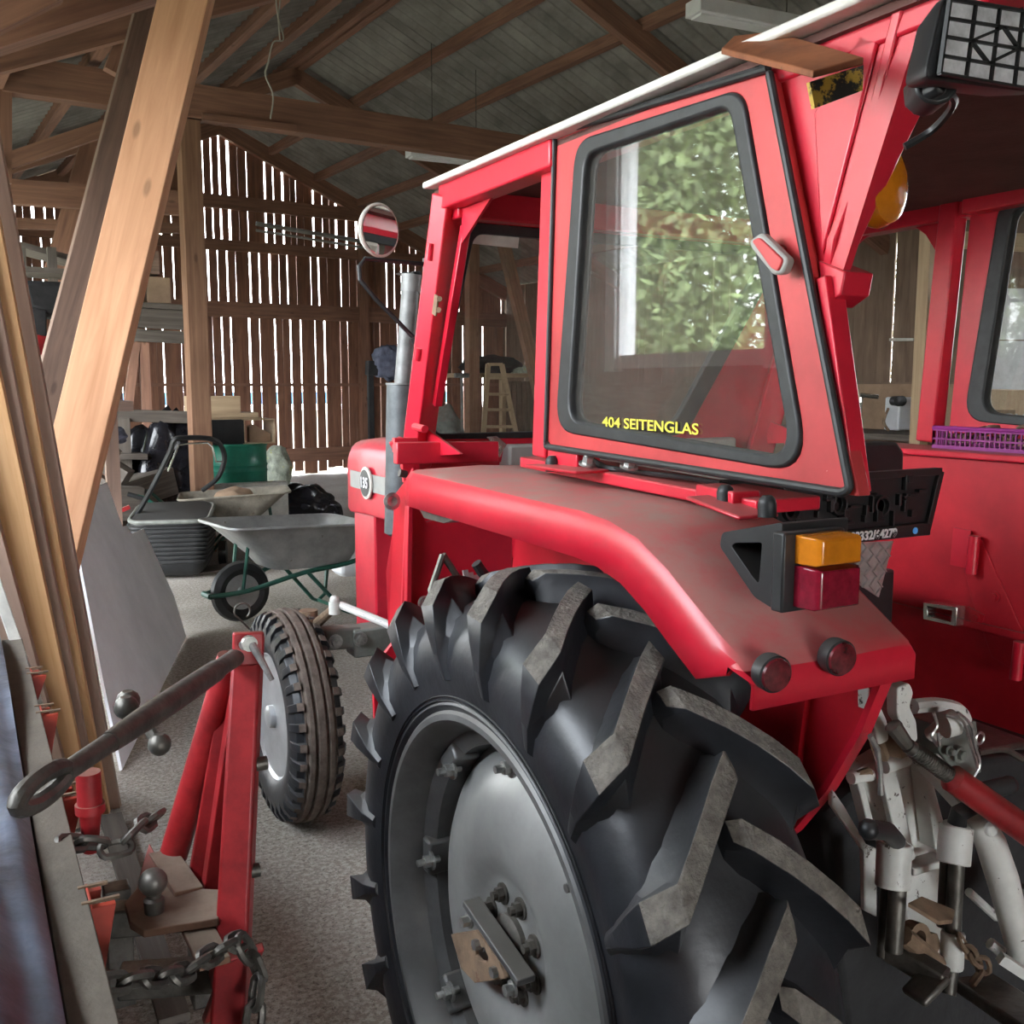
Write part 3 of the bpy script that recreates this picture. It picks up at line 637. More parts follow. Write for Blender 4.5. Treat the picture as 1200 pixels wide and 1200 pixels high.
# wheelbarrows
def barrow(label,loc,hd,mt,fr,sc=1.,tilt=0):
    loc=Vector(loc);e=thing('wheelbarrow',label,'wheelbarrow',loc,None)
    ca,sa=cos(hd),sin(hd)
    def b_(x,y,z): x*=sc;y*=sc;z*=sc; return loc+Vector((x*ca-y*sa,x*sa+y*ca,z))
    def rr4(x0,x1,w0,w1,z,z1,r): return rpoly([b_(x0,-w0,z),b_(x1,-w1,z1),b_(x1,w1,z1),b_(x0,w0,z)],r*sc,5)
    q=MB();rings=[rr4(-.17,.83,.32,.33,.645,.60,.10),rr4(-.145,.815,.30,.31,.645,.60,.10),rr4(-.13,.80,.285,.30,.63,.585,.12)]
    rings+=[rr4(.10,.74,.24,.26,.42,.40,.14),rr4(.16,.70,.2,.22,.345,.33,.12),rr4(.2,.66,.16,.18,.34,.325,.1)]
    inner=[rr4(.21,.65,.15,.17,.35,.335,.1),rr4(.17,.69,.19,.21,.36,.345,.12),rr4(-.12,.795,.275,.29,.63,.59,.11),rr4(-.145,.815,.30,.31,.652,.607,.10)]
    q.loft(rings,caps=False);q.add(rings[-1],[tuple(range(len(rings[-1])))]);q.loft(inner,caps=False);q.add(inner[0],[tuple(range(len(inner[0])))])
    q.tube(rr4(-.165,.825,.315,.325,.648,.603,.10),.011*sc,6,closed=True)
    q.build('tray',mt,e,bevel=0)
    q=MB()
    for s in(-1,1):
        q.tube(catmull([b_(-.22,s*.05,.20),b_(.0,s*.12,.22),b_(.35,s*.20,.31),b_(.72,s*.24,.36),b_(.95,s*.26,.50),b_(1.08,s*.27,.62),b_(1.2,s*.27,.66)],5),.016*sc,8)
        q.tube([b_(.38,s*.21,.31),b_(.62,s*.23,.03),b_(.66,s*.23,.01),b_(.72,s*.24,.05),b_(.76,s*.24,.37)],.014*sc,8)
        q.tube([b_(-.02,s*.09,.21),b_(.02,s*.1,.5)],.012*sc,6)
    q.tube([b_(.66,-.23,.015),b_(.66,.23,.015)],.013*sc,6);q.tube([b_(-.22,-.06,.2),b_(-.22,.06,.2)],.02*sc,8)
    q.build('frame',fr,e)
    q=MB()
    for s in(-1,1): q.tube([b_(1.1,s*.27,.625),b_(1.24,s*.27,.672)],.021*sc,10)
    q.build('grip','black',e)
    q=MB();ax=b_(0,1,0)-b_(0,0,0)
    q.lathe([(-.035*sc,.115*sc),(-.045*sc,.15*sc),(-.025*sc,.188*sc),(0,.2*sc),(.025*sc,.188*sc),(.045*sc,.15*sc),(.035*sc,.115*sc)],b_(0,0,.2),ax,32,closed=True);w=q.build('wheel_tyre','black',e)
    q=MB();q.lathe([(-.035*sc,.118*sc),(-.01,.09*sc),(-.012,.05*sc),(-.05*sc,.03*sc),(-.05*sc,.0)],b_(0,0,.2),ax,28);q.lathe([(.05*sc,.0),(.05*sc,.03*sc),(.012,.05*sc),(.01,.09*sc),(.035*sc,.118*sc)],b_(0,0,.2),ax,28);q.build('wheel_hub','galv',e)
    return e
barrow('galvanised grey wheelbarrow with green tube frame nearest the tractor nose',P(283,728,Z=0),rad(9),'galv','green',.98)
CB=P(278,655,Z=0)
barrow('dirty brown wheelbarrow with earth inside, behind the galvanised one',CB-Vector((cos(rad(168)),sin(rad(168)),0))*.30,rad(168),'dirtytray','green',.92)
blob('earth_pile',(CB.x,CB.y,.33),.17,(1.2,.9,.95),'card','small pile of brown earth in the dirty wheelbarrow','earth',9,.2,2)
# floor slabs near mower
mb=MB();mb.box(P(255,668,Z=0,dz=.012),(.5,.25,.02),rz=.3);tag(mb.build('floor_board','w_old',flat=True),'flat greyish board lying on the floor behind the barrow wheel','board')
# jerry can
jc=P(412,672,Z=0);e=thing('canister','white plastic canister on the floor behind the tractor front grille','canister',jc)
q=MB();rg=[]
for z,s in((0,.85),(.03,1),(.10,1),(.115,.97),(.13,1),(.33,1),(.37,.9),(.39,.6)): rg.append(rpoly([jc+Vector((x*.19*s+.05,y*.13*s,z)) for x,y in((-1,-1),(1,-1),(1,1),(-1,1))],.05,4))
q.loft(rg);q.build('canister_body','jerry',e);q=MB();q.lathe([(.38,.0),(.38,.03),(.43,.03),(.43,0)],jc+Vector((-.05,0,0)),(0,0,1),16);q.build('cap','seal',e)
# ---- things seen through the windshield at the right-back
timber('timber_post','tall brown post at the back right, seen through the windshield','post',P(553,505,Y=13)*1-Vector((0,0,1.2)),P(553,262,Y=13),.16,.16,'w_post',up=(0,1,0))
timber('timber_brace','slanting brown timber brace seen through the windshield, sloping down to the right','beam',P(590,285,Y=12.6),P(648,505,Y=12.6)-Vector((-.2,0,1.0)),.16,.12,'w_post',up=(0,1,0))
lc=P(578,505,Y=12.2);lc.z=0;e=thing('step_ladder','wooden ladder leaning at the workbench, seen through the windshield','ladder',lc)
l0=P(567,500,Y=12.2);l1=P(572,427,Y=12.4);r0=P(603,500,Y=12.2);r1=P(588,427,Y=12.4)
def ext(a,b): d=b-a; return a-d*((a.z)/d.z)
MB().bar(ext(l0,l1),l1,.07,.03,(0,1,0)).build('side_rail','w_light',e,flat=True);MB().bar(ext(r0,r1),r1,.07,.03,(0,1,0)).build('side_rail','w_light',e,flat=True)
for t_ in(0,.27,.52,.78,1.0): MB().bar(l0.lerp(l1,t_),r0.lerp(r1,t_),.06,.04).build('rung','w_light',e,flat=True)
q=MB();q.bar(P(525,440,Y=13.3),P(645,440,Y=13.3),.5,.06);q.bar(P(590,470,Y=13.5)-Vector((0,0,.9)),P(590,445,Y=13.5),.1,.1,(0,1,0))
tag(q.build('workbench_shelf','w_light',flat=True),'long pale shelf against the back wall, seen through the windshield','shelf')
q=MB()
for i in range(9):
    a=P(596+i*6,447,Y=13.4);b=P(596+i*6,512,Y=13.4);q.bar(Vector((a.x,a.y,0)),a,.07,.03,(0,1,0))
tag(q.build('wooden_screen','w_wallr',flat=True),'pale vertical slat screen below the back shelf','screen')
blob('plastic_bag',P(610,439,Y=13.3),.16,(1.2,.6,.45),'bagy','yellow green plastic bag on the back shelf','bag',12,.3,2.5)
blob('dark_sack',P(575,438,Y=13.3),.3,(1.5,.6,.5),'sacky','dark bundle on the back shelf left of the yellow green bag','bundle',13,.3,2.2)
c=P(522,500,Y=12);blob('covered_machine',(c.x,c.y,0),.66,(.42,.4,1.05),'axlegrey','grey green covered machine behind the tractor bonnet','machine',14,.15,2)
e=P(542,505,Y=11.5);q=MB();q.tube([Vector((e.x,e.y,0)),P(541,440,Y=11.5)],.02,8);q.tube([P(533,440,Y=11.5),P(549,440,Y=11.5)],.03,8);tag(q.build('metal_stand','pipe'),'thin metal stand with a T top, seen through the windshield','stand')
# ---- right wall things
mb=MB();mb.bar(P(1088,235,U=8.9)*1,P(1078,560,U=8.9),.14,.14,NRM);a=P(1090,250,U=6.9);b=Vector((a.x,a.y,0))
mb=MB();mb.bar(b,Vector((a.x,a.y,roofz(6.9)-.1)),.10,.10,NRM);tag(mb.build('timber_post','w_light',flat=True,bevel=.004),'pale timber post beside the right cab pillar','post')
bz=.95;q=MB();q.bar(B(UR-.5,2.2,bz),B(UR-.5,9.2,bz),1.0,.06)
q.bar(B(UR-.9,2.4,0),B(UR-.9,2.4,bz),.08,.08,NRM);q.bar(B(UR-.9,8.9,0),B(UR-.9,8.9,bz),.08,.08,NRM);q.bar(B(UR-.9,5.6,0),B(UR-.9,5.6,bz),.08,.08,NRM)
tag(q.build('workbench','w_old',flat=True),'long workbench along the right-hand wall behind the tractor','workbench')
mb=MB();mb.bar(B(UR-.06,4.8,1.24),B(UR-.06,8.8,1.24),.03,.52);tag(mb.build('back_panel','card',flat=True),'plain brown panel above the workbench at the right wall','panel')
a=P(1035,492,U=9.35);q=MB();e=thing('bench_grinder','small grey machine with round ends on the workbench','machine',(a.x,a.y,.98))
q.box((a.x+.12,a.y-.1,1.18),(.22,.2,.36));q.build('machine_body','jerry',e,bevel=.02)
q=MB();
for k in(-.14,-.02): q.lathe([(0,.0),(0,.05),(.1,.055),(.11,.03)],(a.x+k*.8,a.y-.18+k*.3,1.32),(-.3,-1,0),20)
q.build('knob','black',e)
q=MB();q.tube(catmull([(a.x-.1,a.y-.15,1.24),(a.x-.16,a.y-.15,1.1),(a.x-.08,a.y-.15,1.0)],5),.015,8);q.build('hose','rust',e)
mb=MB();a=P(1003,480,U=9.3);mb.tube([Vector((a.x,a.y,.98)),Vector((a.x,a.y,1.3))],.03,8);mb.tube([Vector((a.x+.06,a.y,.98)),Vector((a.x+.08,a.y,1.38))],.02,8);mb.tube([Vector((a.x-.05,a.y-.1,1.38)),Vector((a.x+.12,a.y-.2,1.36))],.025,8)
tag(mb.build('tool_stand','chrome'),'bundle of white metal tools standing on the workbench','tools')
mb=MB();a=P(1060,395,U=9.75);mb.bar(P(1046,398,U=9.75),P(1074,398,U=9.75),.12,.03);tag(mb.build('window_shelf','offwhite',flat=True),'small white shelf in front of the narrow lit window','shelf')
# pale sheets seen through the right cab window
q=MB();a=P(1128,336,U=7.3);b=P(1230,455,U=7.3)
q.prism([P(1130,338,U=7.6),P(1260,338,U=7.6),P(1260,398,U=7.6),P(1128,398,U=7.6)],(.03,0,0));
tag(q.build('white_sheet','jerry',flat=True),'upper of two white sheets behind the right cab window','sheet')
q=MB();q.prism([P(1128,399,U=7.55),P(1260,400,U=7.55),P(1260,458,U=7.55),P(1124,455,U=7.55)],(.03,0,0));
tag(q.build('white_sheet','jerry',flat=True),'lower of two white sheets behind the right cab window','sheet')
q=MB();q.prism([P(1120,456,U=7.5),P(1260,459,U=7.5),P(1260,560,U=7.5),P(1115,560,U=7.5)],(.4,0,0));a=P(1120,560,U=7.5)
q.bar(Vector((a.x+.2,a.y-.3,0)),Vector((a.x+.2,a.y-.3,1.3)),.8,.35,(0,1,0))
tag(q.build('wooden_chest','w_light',flat=True),'tan wooden chest under the white sheets at the right','chest')
q=MB();q.bar(P(1120,281,U=7.8),P(1260,287,U=7.8),.05,.14);tag(q.build('timber_rail','w_light',flat=True),'pale horizontal timber behind the top of the right cab window','beam')
# ================================================================= TRACTOR
CX=.95
def pc(px,py,X=CX): return P(px,py,X=X)
HY,HZ=1.334,.60
T=thing('tractor','red tractor with a red cab and deep-lugged rear tyres, filling the right half','tractor',(1.5,2.2,0))
# ---- rear wheels
def hexbolt(q,c,ax,r,h,mi=0,washer=1.5):
    c=Vector(c);ax=Vector(ax).normalized();q.lathe([(0,0),(0,r),(h,r),(h,0)],c,ax,6,mi)
    if washer:q.lathe([(0,0),(0,r*washer),(h*.25,r*washer),(h*.25,0)],c,ax,16,mi)
def rear_wheel(cx,s):
    # s=-1: outer face towards -X
    def W(xo,a,r): return Vector((cx+s*xo,HY+r*cos(a),HZ+r*sin(a)))   # xo>0 is outwards
    C=Vector((cx,HY,HZ));AX=(s,0,0)
    # rim
    prof=[(.128,.386),(.134,.380),(.134,.370),(.126,.362),(.108,.357),(.100,.350),(.075,.345),(.060,.318),(-.060,.318),(-.075,.345),(-.10,.35),(-.126,.362),(-.134,.375),(-.128,.386),(-.10,.372),(.10,.372)]
    q=MB();q.lathe(prof,C,AX,96,closed=True);rim=q.build('rear_wheel_rim','rim',T)
    # tyre
    R0=.562
    half=[(0,R0),(.05,R0-.002),(.095,R0-.012),(.122,R0-.030),(.136,R0-.060),(.142,R0-.095),(.140,.44),(.134,.415),(.132,.40),(.136,.394),(.128,.384)]
    pr2=[(x,r) for x,r in half]+[(-x,r) for x,r in half[:0:-1]]
    q=MB();q.lathe(pr2,C,AX,120,closed=True)
    for r_ in(.402,.409,.452): q.lathe([(.1335,r_-.0014),(.1375+(.004 if r_>.44 else 0),r_),(.1335+(.006 if r_>.44 else 0),r_+.0014)],C,AX,120,closed=True)
    NL=20;da=2*pi/NL
    def prof_at(t):
        # t: 0 centre .. 1 shoulder .. 1.6 down the sidewall ; returns x,r,nx,nr
        if t<=1: x=t*.118; r=R0-.012*(t**3); return x,r,.25*t**2,1
        k=(t-1)/.6; return .122+.020*sin(k*pi/2),R0-.026-.10*k,.8+.2*k,1-.9*k
    for side in(1,-1):
        for i in range(NL):
            a0=i*da+rad(9 if side>0 else 17)
            sec=[]
            for t,h,wt,wb in((-.20,.030,.026,.062),(-.08,.044,.040,.085),(.25,.046,.042,.092),(.5,.047,.041,.094),(.75,.048,.042,.094),(.95,.048,.044,.092),(1.06,.044,.048,.084),(1.2,.030,.036,.084),(1.38,.016,.018,.072),(1.6,.002,.006,.045)):
                tt=abs(t) if t>=0 else t
                x,r,nx,nr=prof_at(max(t,0)); 
                if t<0:x=t*.118
                nl=hypot(nx,nr);nx/=nl;nr/=nl
                tc_=max(min(t,1.0),-.2)
                ac=a0+.17*tc_+.055*tc_*tc_+max(0,t-1)*.07
                top=(x+nx*h,r+nr*h);bas=(x-nx*.012,r-nr*.012)
                pts=[]
                mid=(x+nx*h*.30,r+nr*h*.30);wm=wt*.55+wb*.30
                for (xx,r2),w_ in((bas,-wb*1.12),(mid,-wm),(top,-wt),(top,wt),(mid,wm),(bas,wb*1.12)):
                    pts.append(W(side*xx,ac+w_*.5/r2,r2))
                sec.append(pts)
            n0=len(q.f);q.loft(sec)
            for fi in range(n0,len(q.f)):
                k=(fi-n0)
                if k<(len(sec)-1)*6 and k%6==2 and k//6<6: q.m[fi]=1
    q.build('tyre',['rubber','lug'],rim,bevel=.004,seg=2,ang=42)
    # disc: dome with recessed centre
    dp=[(.012,.318),(.010,.300),(.018,.292),(.040,.270),(.060,.235),(.068,.20),(.064,.165),(.050,.135),(.030,.115),(.022,.105),(.022,.03),(.022,0)]
    dp=[(.018,.318),(.022,.306),(.040,.296),(.058,.27),(.074,.235),(.083,.20),(.086,.17),(.084,.145),(.078,.125),(.070,.112),(.066,.10),(.066,.03),(.066,0)]
    q=MB();q.lathe(dp+[(dp[-1][0]-.012,0)]+[(x-.012,r) for x,r in dp[::-1][1:]],C,AX,96);q.build('wheel_disc','disc',rim)
    # rim lugs with bolts
    for k in range(8):
        a=rad(92+45*k);q=MB()
        rr_=.305;c=W(.055,a,rr_+.01)
        tg=Vector((0,-sin(a),cos(a)));rd=Vector((0,cos(a),sin(a)))
        q.bar(c-tg*.034+rd*.01,c+tg*.034+rd*.01,.05,.035,rd);q.build('rim_lug','rim',rim,bevel=.006)
        q=MB();hexbolt(q,W(.075,a,rr_),AX,.012,.016);q.tube([W(.06,a,rr_),W(.105,a,rr_)],.0065,10);q.build('wheel_bolt','bolt',rim)
    for k in range(8):
        a=rad(20+45*k);q=MB();hexbolt(q,W(.066,a,.078),AX,.012,.014);q.tube([W(.066,a,.078),W(.088,a,.078)],.0075,8);q.build('wheel_nut','steel',rim)
    q=MB();q.lathe([(.064,.05),(.074,.048),(.082,.036),(.082,0)],C,AX,28);q.build('hub_cap','steel',rim)
    if s<0:
        q=MB();a=P(552,1056,X=cx-.105);b=P(617,1150,X=cx-.105);q.bar(a,b,.012,.032,(1,0,0));q.build('bracket_bar','rim',rim,bevel=.002)
        q=MB()
        yo=lambda px,py:P(px,py,X=cx-.115)
        o_=[yo(528,1095),(yo(558,1090)),(yo(585,1128)),(yo(592,1147)),(yo(556,1152)),(yo(540,1135))]
        hole=[yo(556,1112),yo(567,1110),yo(572,1122),yo(570,1128),yo(562,1126),yo(557,1120)]
        q.ring(o_,hole,(.008,0,0));q.build('drawbar_plate','rust',rim,bevel=.0015)
        q=MB()
        for p_ in((551,1078),(565,1105),(586,1137),(602,1158)): q.cut();hexbolt(q,P(p_[0],p_[1],X=cx-.108),(-1,0,0),.009,.016)
        q.build('bracket_bolt','bolt',rim)
        q=MB();q.tube([W(-.02,rad(118),.335),W(.03,rad(120),.315)],.006,8);q.build('valve_stem','chrome',rim)
    return rim
rear_wheel(.79,-1);rear_wheel(2*CAB-.79,1)
# ---- front wheels
def front_wheel(cx,cy,cz,s):
    C=Vector((cx,cy,cz));AX=(s,0,0)
    q=MB();q.lathe([(.062,.205),(.07,.215),(.07,.222),(.055,.212),(.035,.195),(-.035,.195),(-.07,.222),(-.062,.205),(-.035,.185),(-.02,.18),(-.005,.15),(.02,.11),(.03,.07),(.045,.065),(.045,.0),(-.02,.0),(-.02,.15),(-.04,.18)],C,AX,56);rim=q.build('front_wheel_rim','silver',T)
    q=MB()
    half=[(0,.366),(.012,.366),(.014,.354),(.022,.354),(.024,.364),(.040,.361),(.043,.349),(.052,.349),(.054,.340),(.075,.330),(.086,.30),(.088,.27),(.080,.235),(.068,.215)]
    pr2=half+[(-x,r) for x,r in half[:0:-1]];q.lathe(pr2,C,AX,72,closed=True)
    for sd in(1,-1):
        for k in range(34):
            a=2*pi*k/34+(.09 if sd<0 else 0);w=.075
            def V(x,aa,r):return Vector((cx+s*sd*x,cy+r*cos(aa),cz+r*sin(aa)))
            sec=[[V(x,a-w*.55,rb),V(x2,a-w*.5,rt),V(x2,a+w*.5,rt),V(x,a+w*.55,rb)] for x,x2,rb,rt in((.05,.05,.34,.360),(.068,.072,.325,.352),(.080,.088,.305,.322),(.083,.087,.285,.287))]
            q.loft(sec)
    q.m=[1 if (sum((q.v[j]-C).yz.length for j in f)/len(f)>.345) else 0 for f in q.f]
    q.build('tyre',['rubber','tyrebrown'],rim,bevel=.002)
    for k in range(6):
        a=rad(60*k);q=MB();hexbolt(q,Vector((cx+s*.02,cy+.105*cos(a),cz+.105*sin(a))),AX,.012,.016);q.build('wheel_nut','chrome',rim)
    q=MB();q.lathe([(.04,.04),(.08,.038),(.085,.03),(.085,0)],C,AX,24);q.build('hub_cap','silver',rim)
FX,FY,FZ=.915,3.30,.37
front_wheel(FX,FY,FZ,-1);front_wheel(2*CAB-FX,FY,FZ,1)
# axle, knuckle, steering
yb_=3.27
q=MB();q.bar(P(378,748,Y=yb_),P(420,745,Y=yb_),.07,.075,(0,0,1));q.bar(P(410,752,Y=yb_),P(480,738,Y=yb_)+Vector((.5,0,0)),.10,.10);q.build('front_axle','axlegrey',T,bevel=.008)
q=MB()
for x_,y_ in((393,752),(422,749)): q.cut();hexbolt(q,P(x_,y_,Y=yb_-.055),(0,-1,0),.017,.02)
q.build('axle_bolt','bolt',T)
q=MB();kc=P(362,745,Y=yb_);q.tube([kc+Vector((0,0,-.12)),kc+Vector((0,0,.09))],.032,14);q.tube([kc,kc+Vector((-.09,0,-.02))],.03,12);q.tube([P(350,733,Y=yb_-.05),P(372,730,Y=yb_-.05),P(392,712,Y=yb_-.25)],[.022,.018,.014],10);q.build('steering_knuckle','rust',T)
q=MB();q.tube([P(392,712,Y=yb_-.3)+Vector((0,0,.02)),P(392,712,Y=yb_-.3)-Vector((0,0,.02))],.018,14);q.sphere(P(392,703,Y=yb_-.3),.016,12);q.tube([P(397,708,Y=yb_-.3),P(470,738,Y=yb_-.5)],.013,10);q.build('tie_rod','white',T)
# ---- bonnet, grille, engine
HX=1.235
def sec(y,x0,x1,z0,z1,r): return rpoly([Vector((x0,y,z0)),Vector((x1,y,z0)),Vector((x1,y,z1)),Vector((x0,y,z1))],[.01,.01,r,r],5)
zt=P(440,520,X=HX).z+.005;zb_=P(415,602,X=HX).z
q=MB();X1=2*CAB-HX
q.loft([sec(2.25,HX+.005,X1-.005,zb_+.02,zt+.03,.07),sec(3.4,HX,X1,zb_+.01,zt+.01,.07),sec(3.58,HX+.005,X1-.005,zb_,zt-.005,.08),sec(3.67,HX+.03,X1-.03,zb_,zt-.03,.08),sec(3.71,HX+.08,X1-.08,zb_+.02,zt-.09,.08)])
q.build('bonnet','red',T,bevel=.006)
q=MB();za=P(430,563,X=HX);q.bar(Vector((HX-.003,3.54,za.z-.005)),Vector((HX-.003,2.4,za.z-.005)),.004,.062);q.build('side_stripe','grey',T)
bc=P(430,566,X=HX-.008);q=MB();q.lathe([(0,0),(0,.058),(.006,.058),(.008,.05)],bc,(-1,0,0),36);bd=q.build('model_badge','offwhite',T)
q=MB();q.lathe([(.006,0),(.0095,.048),(.0105,0)],bc,(-1,0,0),36);q.build('badge_disc','blackl',bd)
text_mesh('badge_number','135',.052,bc+Vector((-.012,0,0)),(0,-1,0),(0,0,1),'whitel',bd,bold=.0012)
zg=zb_
q=MB();q.bar(Vector((1.5,3.50,.52)),Vector((1.5,3.50,zg+.02)),.20,.40,(1,0,0)) if False else q.loft([sec(3.4,1.27,1.71,.50,zg+.02,.01),sec(3.62,1.27,1.71,.50,zg+.02,.01)])
q.build('grille_panel','red',T,bevel=.01)
q=MB();q.loft([sec(2.1,1.36,1.64,.45,1.05,.05),sec(3.4,1.38,1.62,.50,1.02,.05)]);q.loft([sec(1.1,1.25,1.75,.42,.85,.1),sec(2.2,1.3,1.7,.42,.9,.1)]);q.tube([(1.0,HY,HZ),(2.0,HY,HZ)],.09,16);q.build('engine_and_gearbox','steel',T,bevel=.01)
q=MB();q.tube([(.86,HY,HZ),(1.2,HY,HZ)],[.08,.11],16);q.build('axle_housing','steel',T)
# exhaust
ex=P(468,610,X=1.13);yx=ex.y
def at(px,py): return P(px,py,Y=yx)
q=MB();b0=at(468,628);b1=at(471,450);q.tube([b0,b0*.98+b1*.02,b0.lerp(b1,.99),b1],[.03,.046,.046,.04],24);sil=q.build('silencer','silencer',T)
q=MB();q.lathe([(0,.03),(0,.049),(.006,.049),(.006,.03)],at(471,451),(0,0,1),24);q.build('silencer_rim','pipe',sil)
q=MB();q.tube([at(472,452),at(481,338)],.026,20);q.tube([at(481,342),at(482,322)],[.029,.030],20);q.prism([at(470,319),at(493,318),at(497,330),at(486,325)],(0,.05,0)) ;q.build('exhaust_pipe','pipe',T)
q=MB();q.prism([at(484,318),at(492,317),at(500,340),at(499,346),at(492,343)],(0,.02,0));q.build('rain_cap','pipe',T)
# ---- mirror
mc_=P(443,270,X=.86);q=MB();nrm=Vector((.36,-.92,-.06)).normalized()
q.lathe([(-.02,.0),(-.018,.03),(-.004,.058),(.004,.062),(.008,.058)],mc_,nrm,40);mh=q.build('mirror_shell','offwhite',T)
o=mh
q=MB();q.lathe([(.0085,.055),(.0095,.054),(.0095,0)],mc_,nrm,40);q.build('mirror_glass','mirror',mh)
q=MB();yr=mc_.y;ma=lambda x,y:P(x,y,Y=yr);q.tube([ma(500,310),ma(460,306),ma(428,303),ma(421,312),ma(422,328),ma(440,350),ma(487,398)],.0055,8);q.build('mirror_arm','black',T)
q=MB();q.tube([ma(500,303),ma(500,320)],.010,10);q.cut();q.tube([ma(484,395),ma(489,404)],.010,10);q.build('mirror_clamp','black',T)
# ---- fender shells
prf=[(1.90,1.322),(1.88,1.322),(1.5,1.318),(1.24,1.315),(1.17,1.309),(1.10,1.293),(1.033,1.262),(.979,1.229),(.92,1.195),(.885,1.174),(.872,1.163),(.868,1.150),(.868,1.118)]
def fender(mirror):
    f=(lambda x,y,z:Vector((2*CAB-x,y,z))) if mirror else (lambda x,y,z:Vector((x,y,z)))
    rings=[]
    for i,(y,z) in enumerate(prf):
        a=prf[max(i-1,0)];b=prf[min(i+1,len(prf)-1)];ty,tz=b[0]-a[0],b[1]-a[1];l=hypot(ty,tz);ny,nz=-tz/l,ty/l
        if nz<0 or (abs(nz)<.01 and ny>0):ny,nz=-ny,-nz
        if i>=len(prf)-3: ny,nz=-1,0
        # local normal pointing outwards (up/back)
        k=1 if i<9 else .35
        drop=.070*k
        if i>=len(prf)-2:
            r_=[(.790,0),(.797,0),(.81,0),(.84,0),(1.0,0),(1.056,0),(1.064,0),(1.066,0)];rings.append([f(x,y,z) for x,_ in r_]);continue
        r_=[(.780,-drop),(.785,-.013*k),(.791,-.004*k),(.804,0),(.95,.004),(1.05,0),(1.062,-.004),(1.066,-.02)]
        rings.append([f(x,y+ny*d_,z+nz*d_) for x,d_ in r_])
    q=MB();q.loft(rings,caps=False,open_ring=True);fe=q.build('fender','fender',T,solid=.006,ang=32)
    x0=1.058
    pan=[(.878,1.165),(.93,1.03),(.985,.93),(1.05,.84),(1.12,.77),(1.2,.62),(1.95,.62),(1.98,1.0),(1.90,1.30),(1.2,1.305),(1.05,1.27)]
    q=MB();q.prism([f(x0,y,z) for y,z in pan],(.01 if not mirror else -.01,0,0));q.build('fender_inner_panel','darkred',T)
    q=MB()
    for a,b in zip(pan[:4],pan[1:5]): q.bar(f(x0-.008,*a),f(x0-.008,*b),.022,.010,(0,-1,-.3))
    q.build('fender_edge','red',T)
    q=MB();q.bar(f(x0-.006,1.02,1.24),f(x0-.006,1.07,.80),.012,.012,(1,0,0));q.cut();q.bar(f(x0-.004,1.45,1.30),f(x0-.004,1.42,.9),.006,.02,(0,1,0));q.cut();q.bar(f(x0-.004,1.75,1.20),f(x0-.004,1.45,1.17),.006,.012);q.build('panel_rib','darkred',T)
    return fe
fL=fender(False);fender(True)
# reflectors
for p_ in((912,790),(989,771)):
    c=P(*p_,Y=.842);q=MB();q.lathe([(0,0),(0,.0215),(.004,.0225),(.018,.0225),(.020,.020)],c+Vector((0,.02,0)),(-.12,-1,-.05),32);rf=q.build('reflector_body','black',T)
    q=MB();q.lathe([(.0195,.0205),(.0225,.019),(.024,0)],c+Vector((0,.02,0)),(-.12,-1,-.05),32);q.build('reflector_lens','reflector',rf)
# tail lamp bracket and lamp
xa=P(905,660,Y=.90).x
ya=lambda px,py:P(px,py,X=xa)
tri=[ya(843,640),ya(846,624),ya(917,612),ya(908,715),ya(884,700)]
hole=[ya(857,640),ya(862,636),ya(893,636),ya(889,684),ya(882,676)]
q=MB();q.ring(rpoly(tri,.006,3),rpoly(hole,.004,3),(.11,0,0));lb=q.build('lamp_bracket','black',T,bevel=.002)
q=MB();q.bar(tri[2]+Vector((.0,-.001,.0)),tri[3]+Vector((.0,-.001,0)),.004,.10,(1,0,0)) if False else None
y1=min(tri[2].y,tri[3].y)
c0=P(919,672,Y=y1-.01);xl0,xl1=c0.x,P(1012,660,Y=y1-.05).x
zt_=P(919,627,Y=y1-.01).z;zb2=P(917,716,Y=y1-.01).z
q=MB();q.bar(Vector(((xl0+xl1)/2,y1-.004,zb2-.002)),Vector(((xl0+xl1)/2,y1-.004,zt_+.003)),xl1-xl0+.012,.02,(0,1,0));q.build('lamp_base','black',lb,bevel=.003)
zm=P(935,668,Y=y1-.04).z
xl0+=.012
def lens(z0,z1,nm,mt):
    rr_=[]
    for yy,ins in((y1-.012,.0),(y1-.045,.002),(y1-.052,.007)):
        rr_.append([Vector((xl0+ins,yy,z0+ins*.5)),Vector((xl1-ins,yy,z0+ins*.5)),Vector((xl1-ins,yy,z1-ins*.5)),Vector((xl0+ins,yy,z1-ins*.5))])
    q=MB();q.loft(rr_);q.build(nm,mt,lb,bevel=.0018)
lens(zm+.001,zt_,'amber_lens','amber');lens(zb2+.004,zm,'red_lens','redlens')
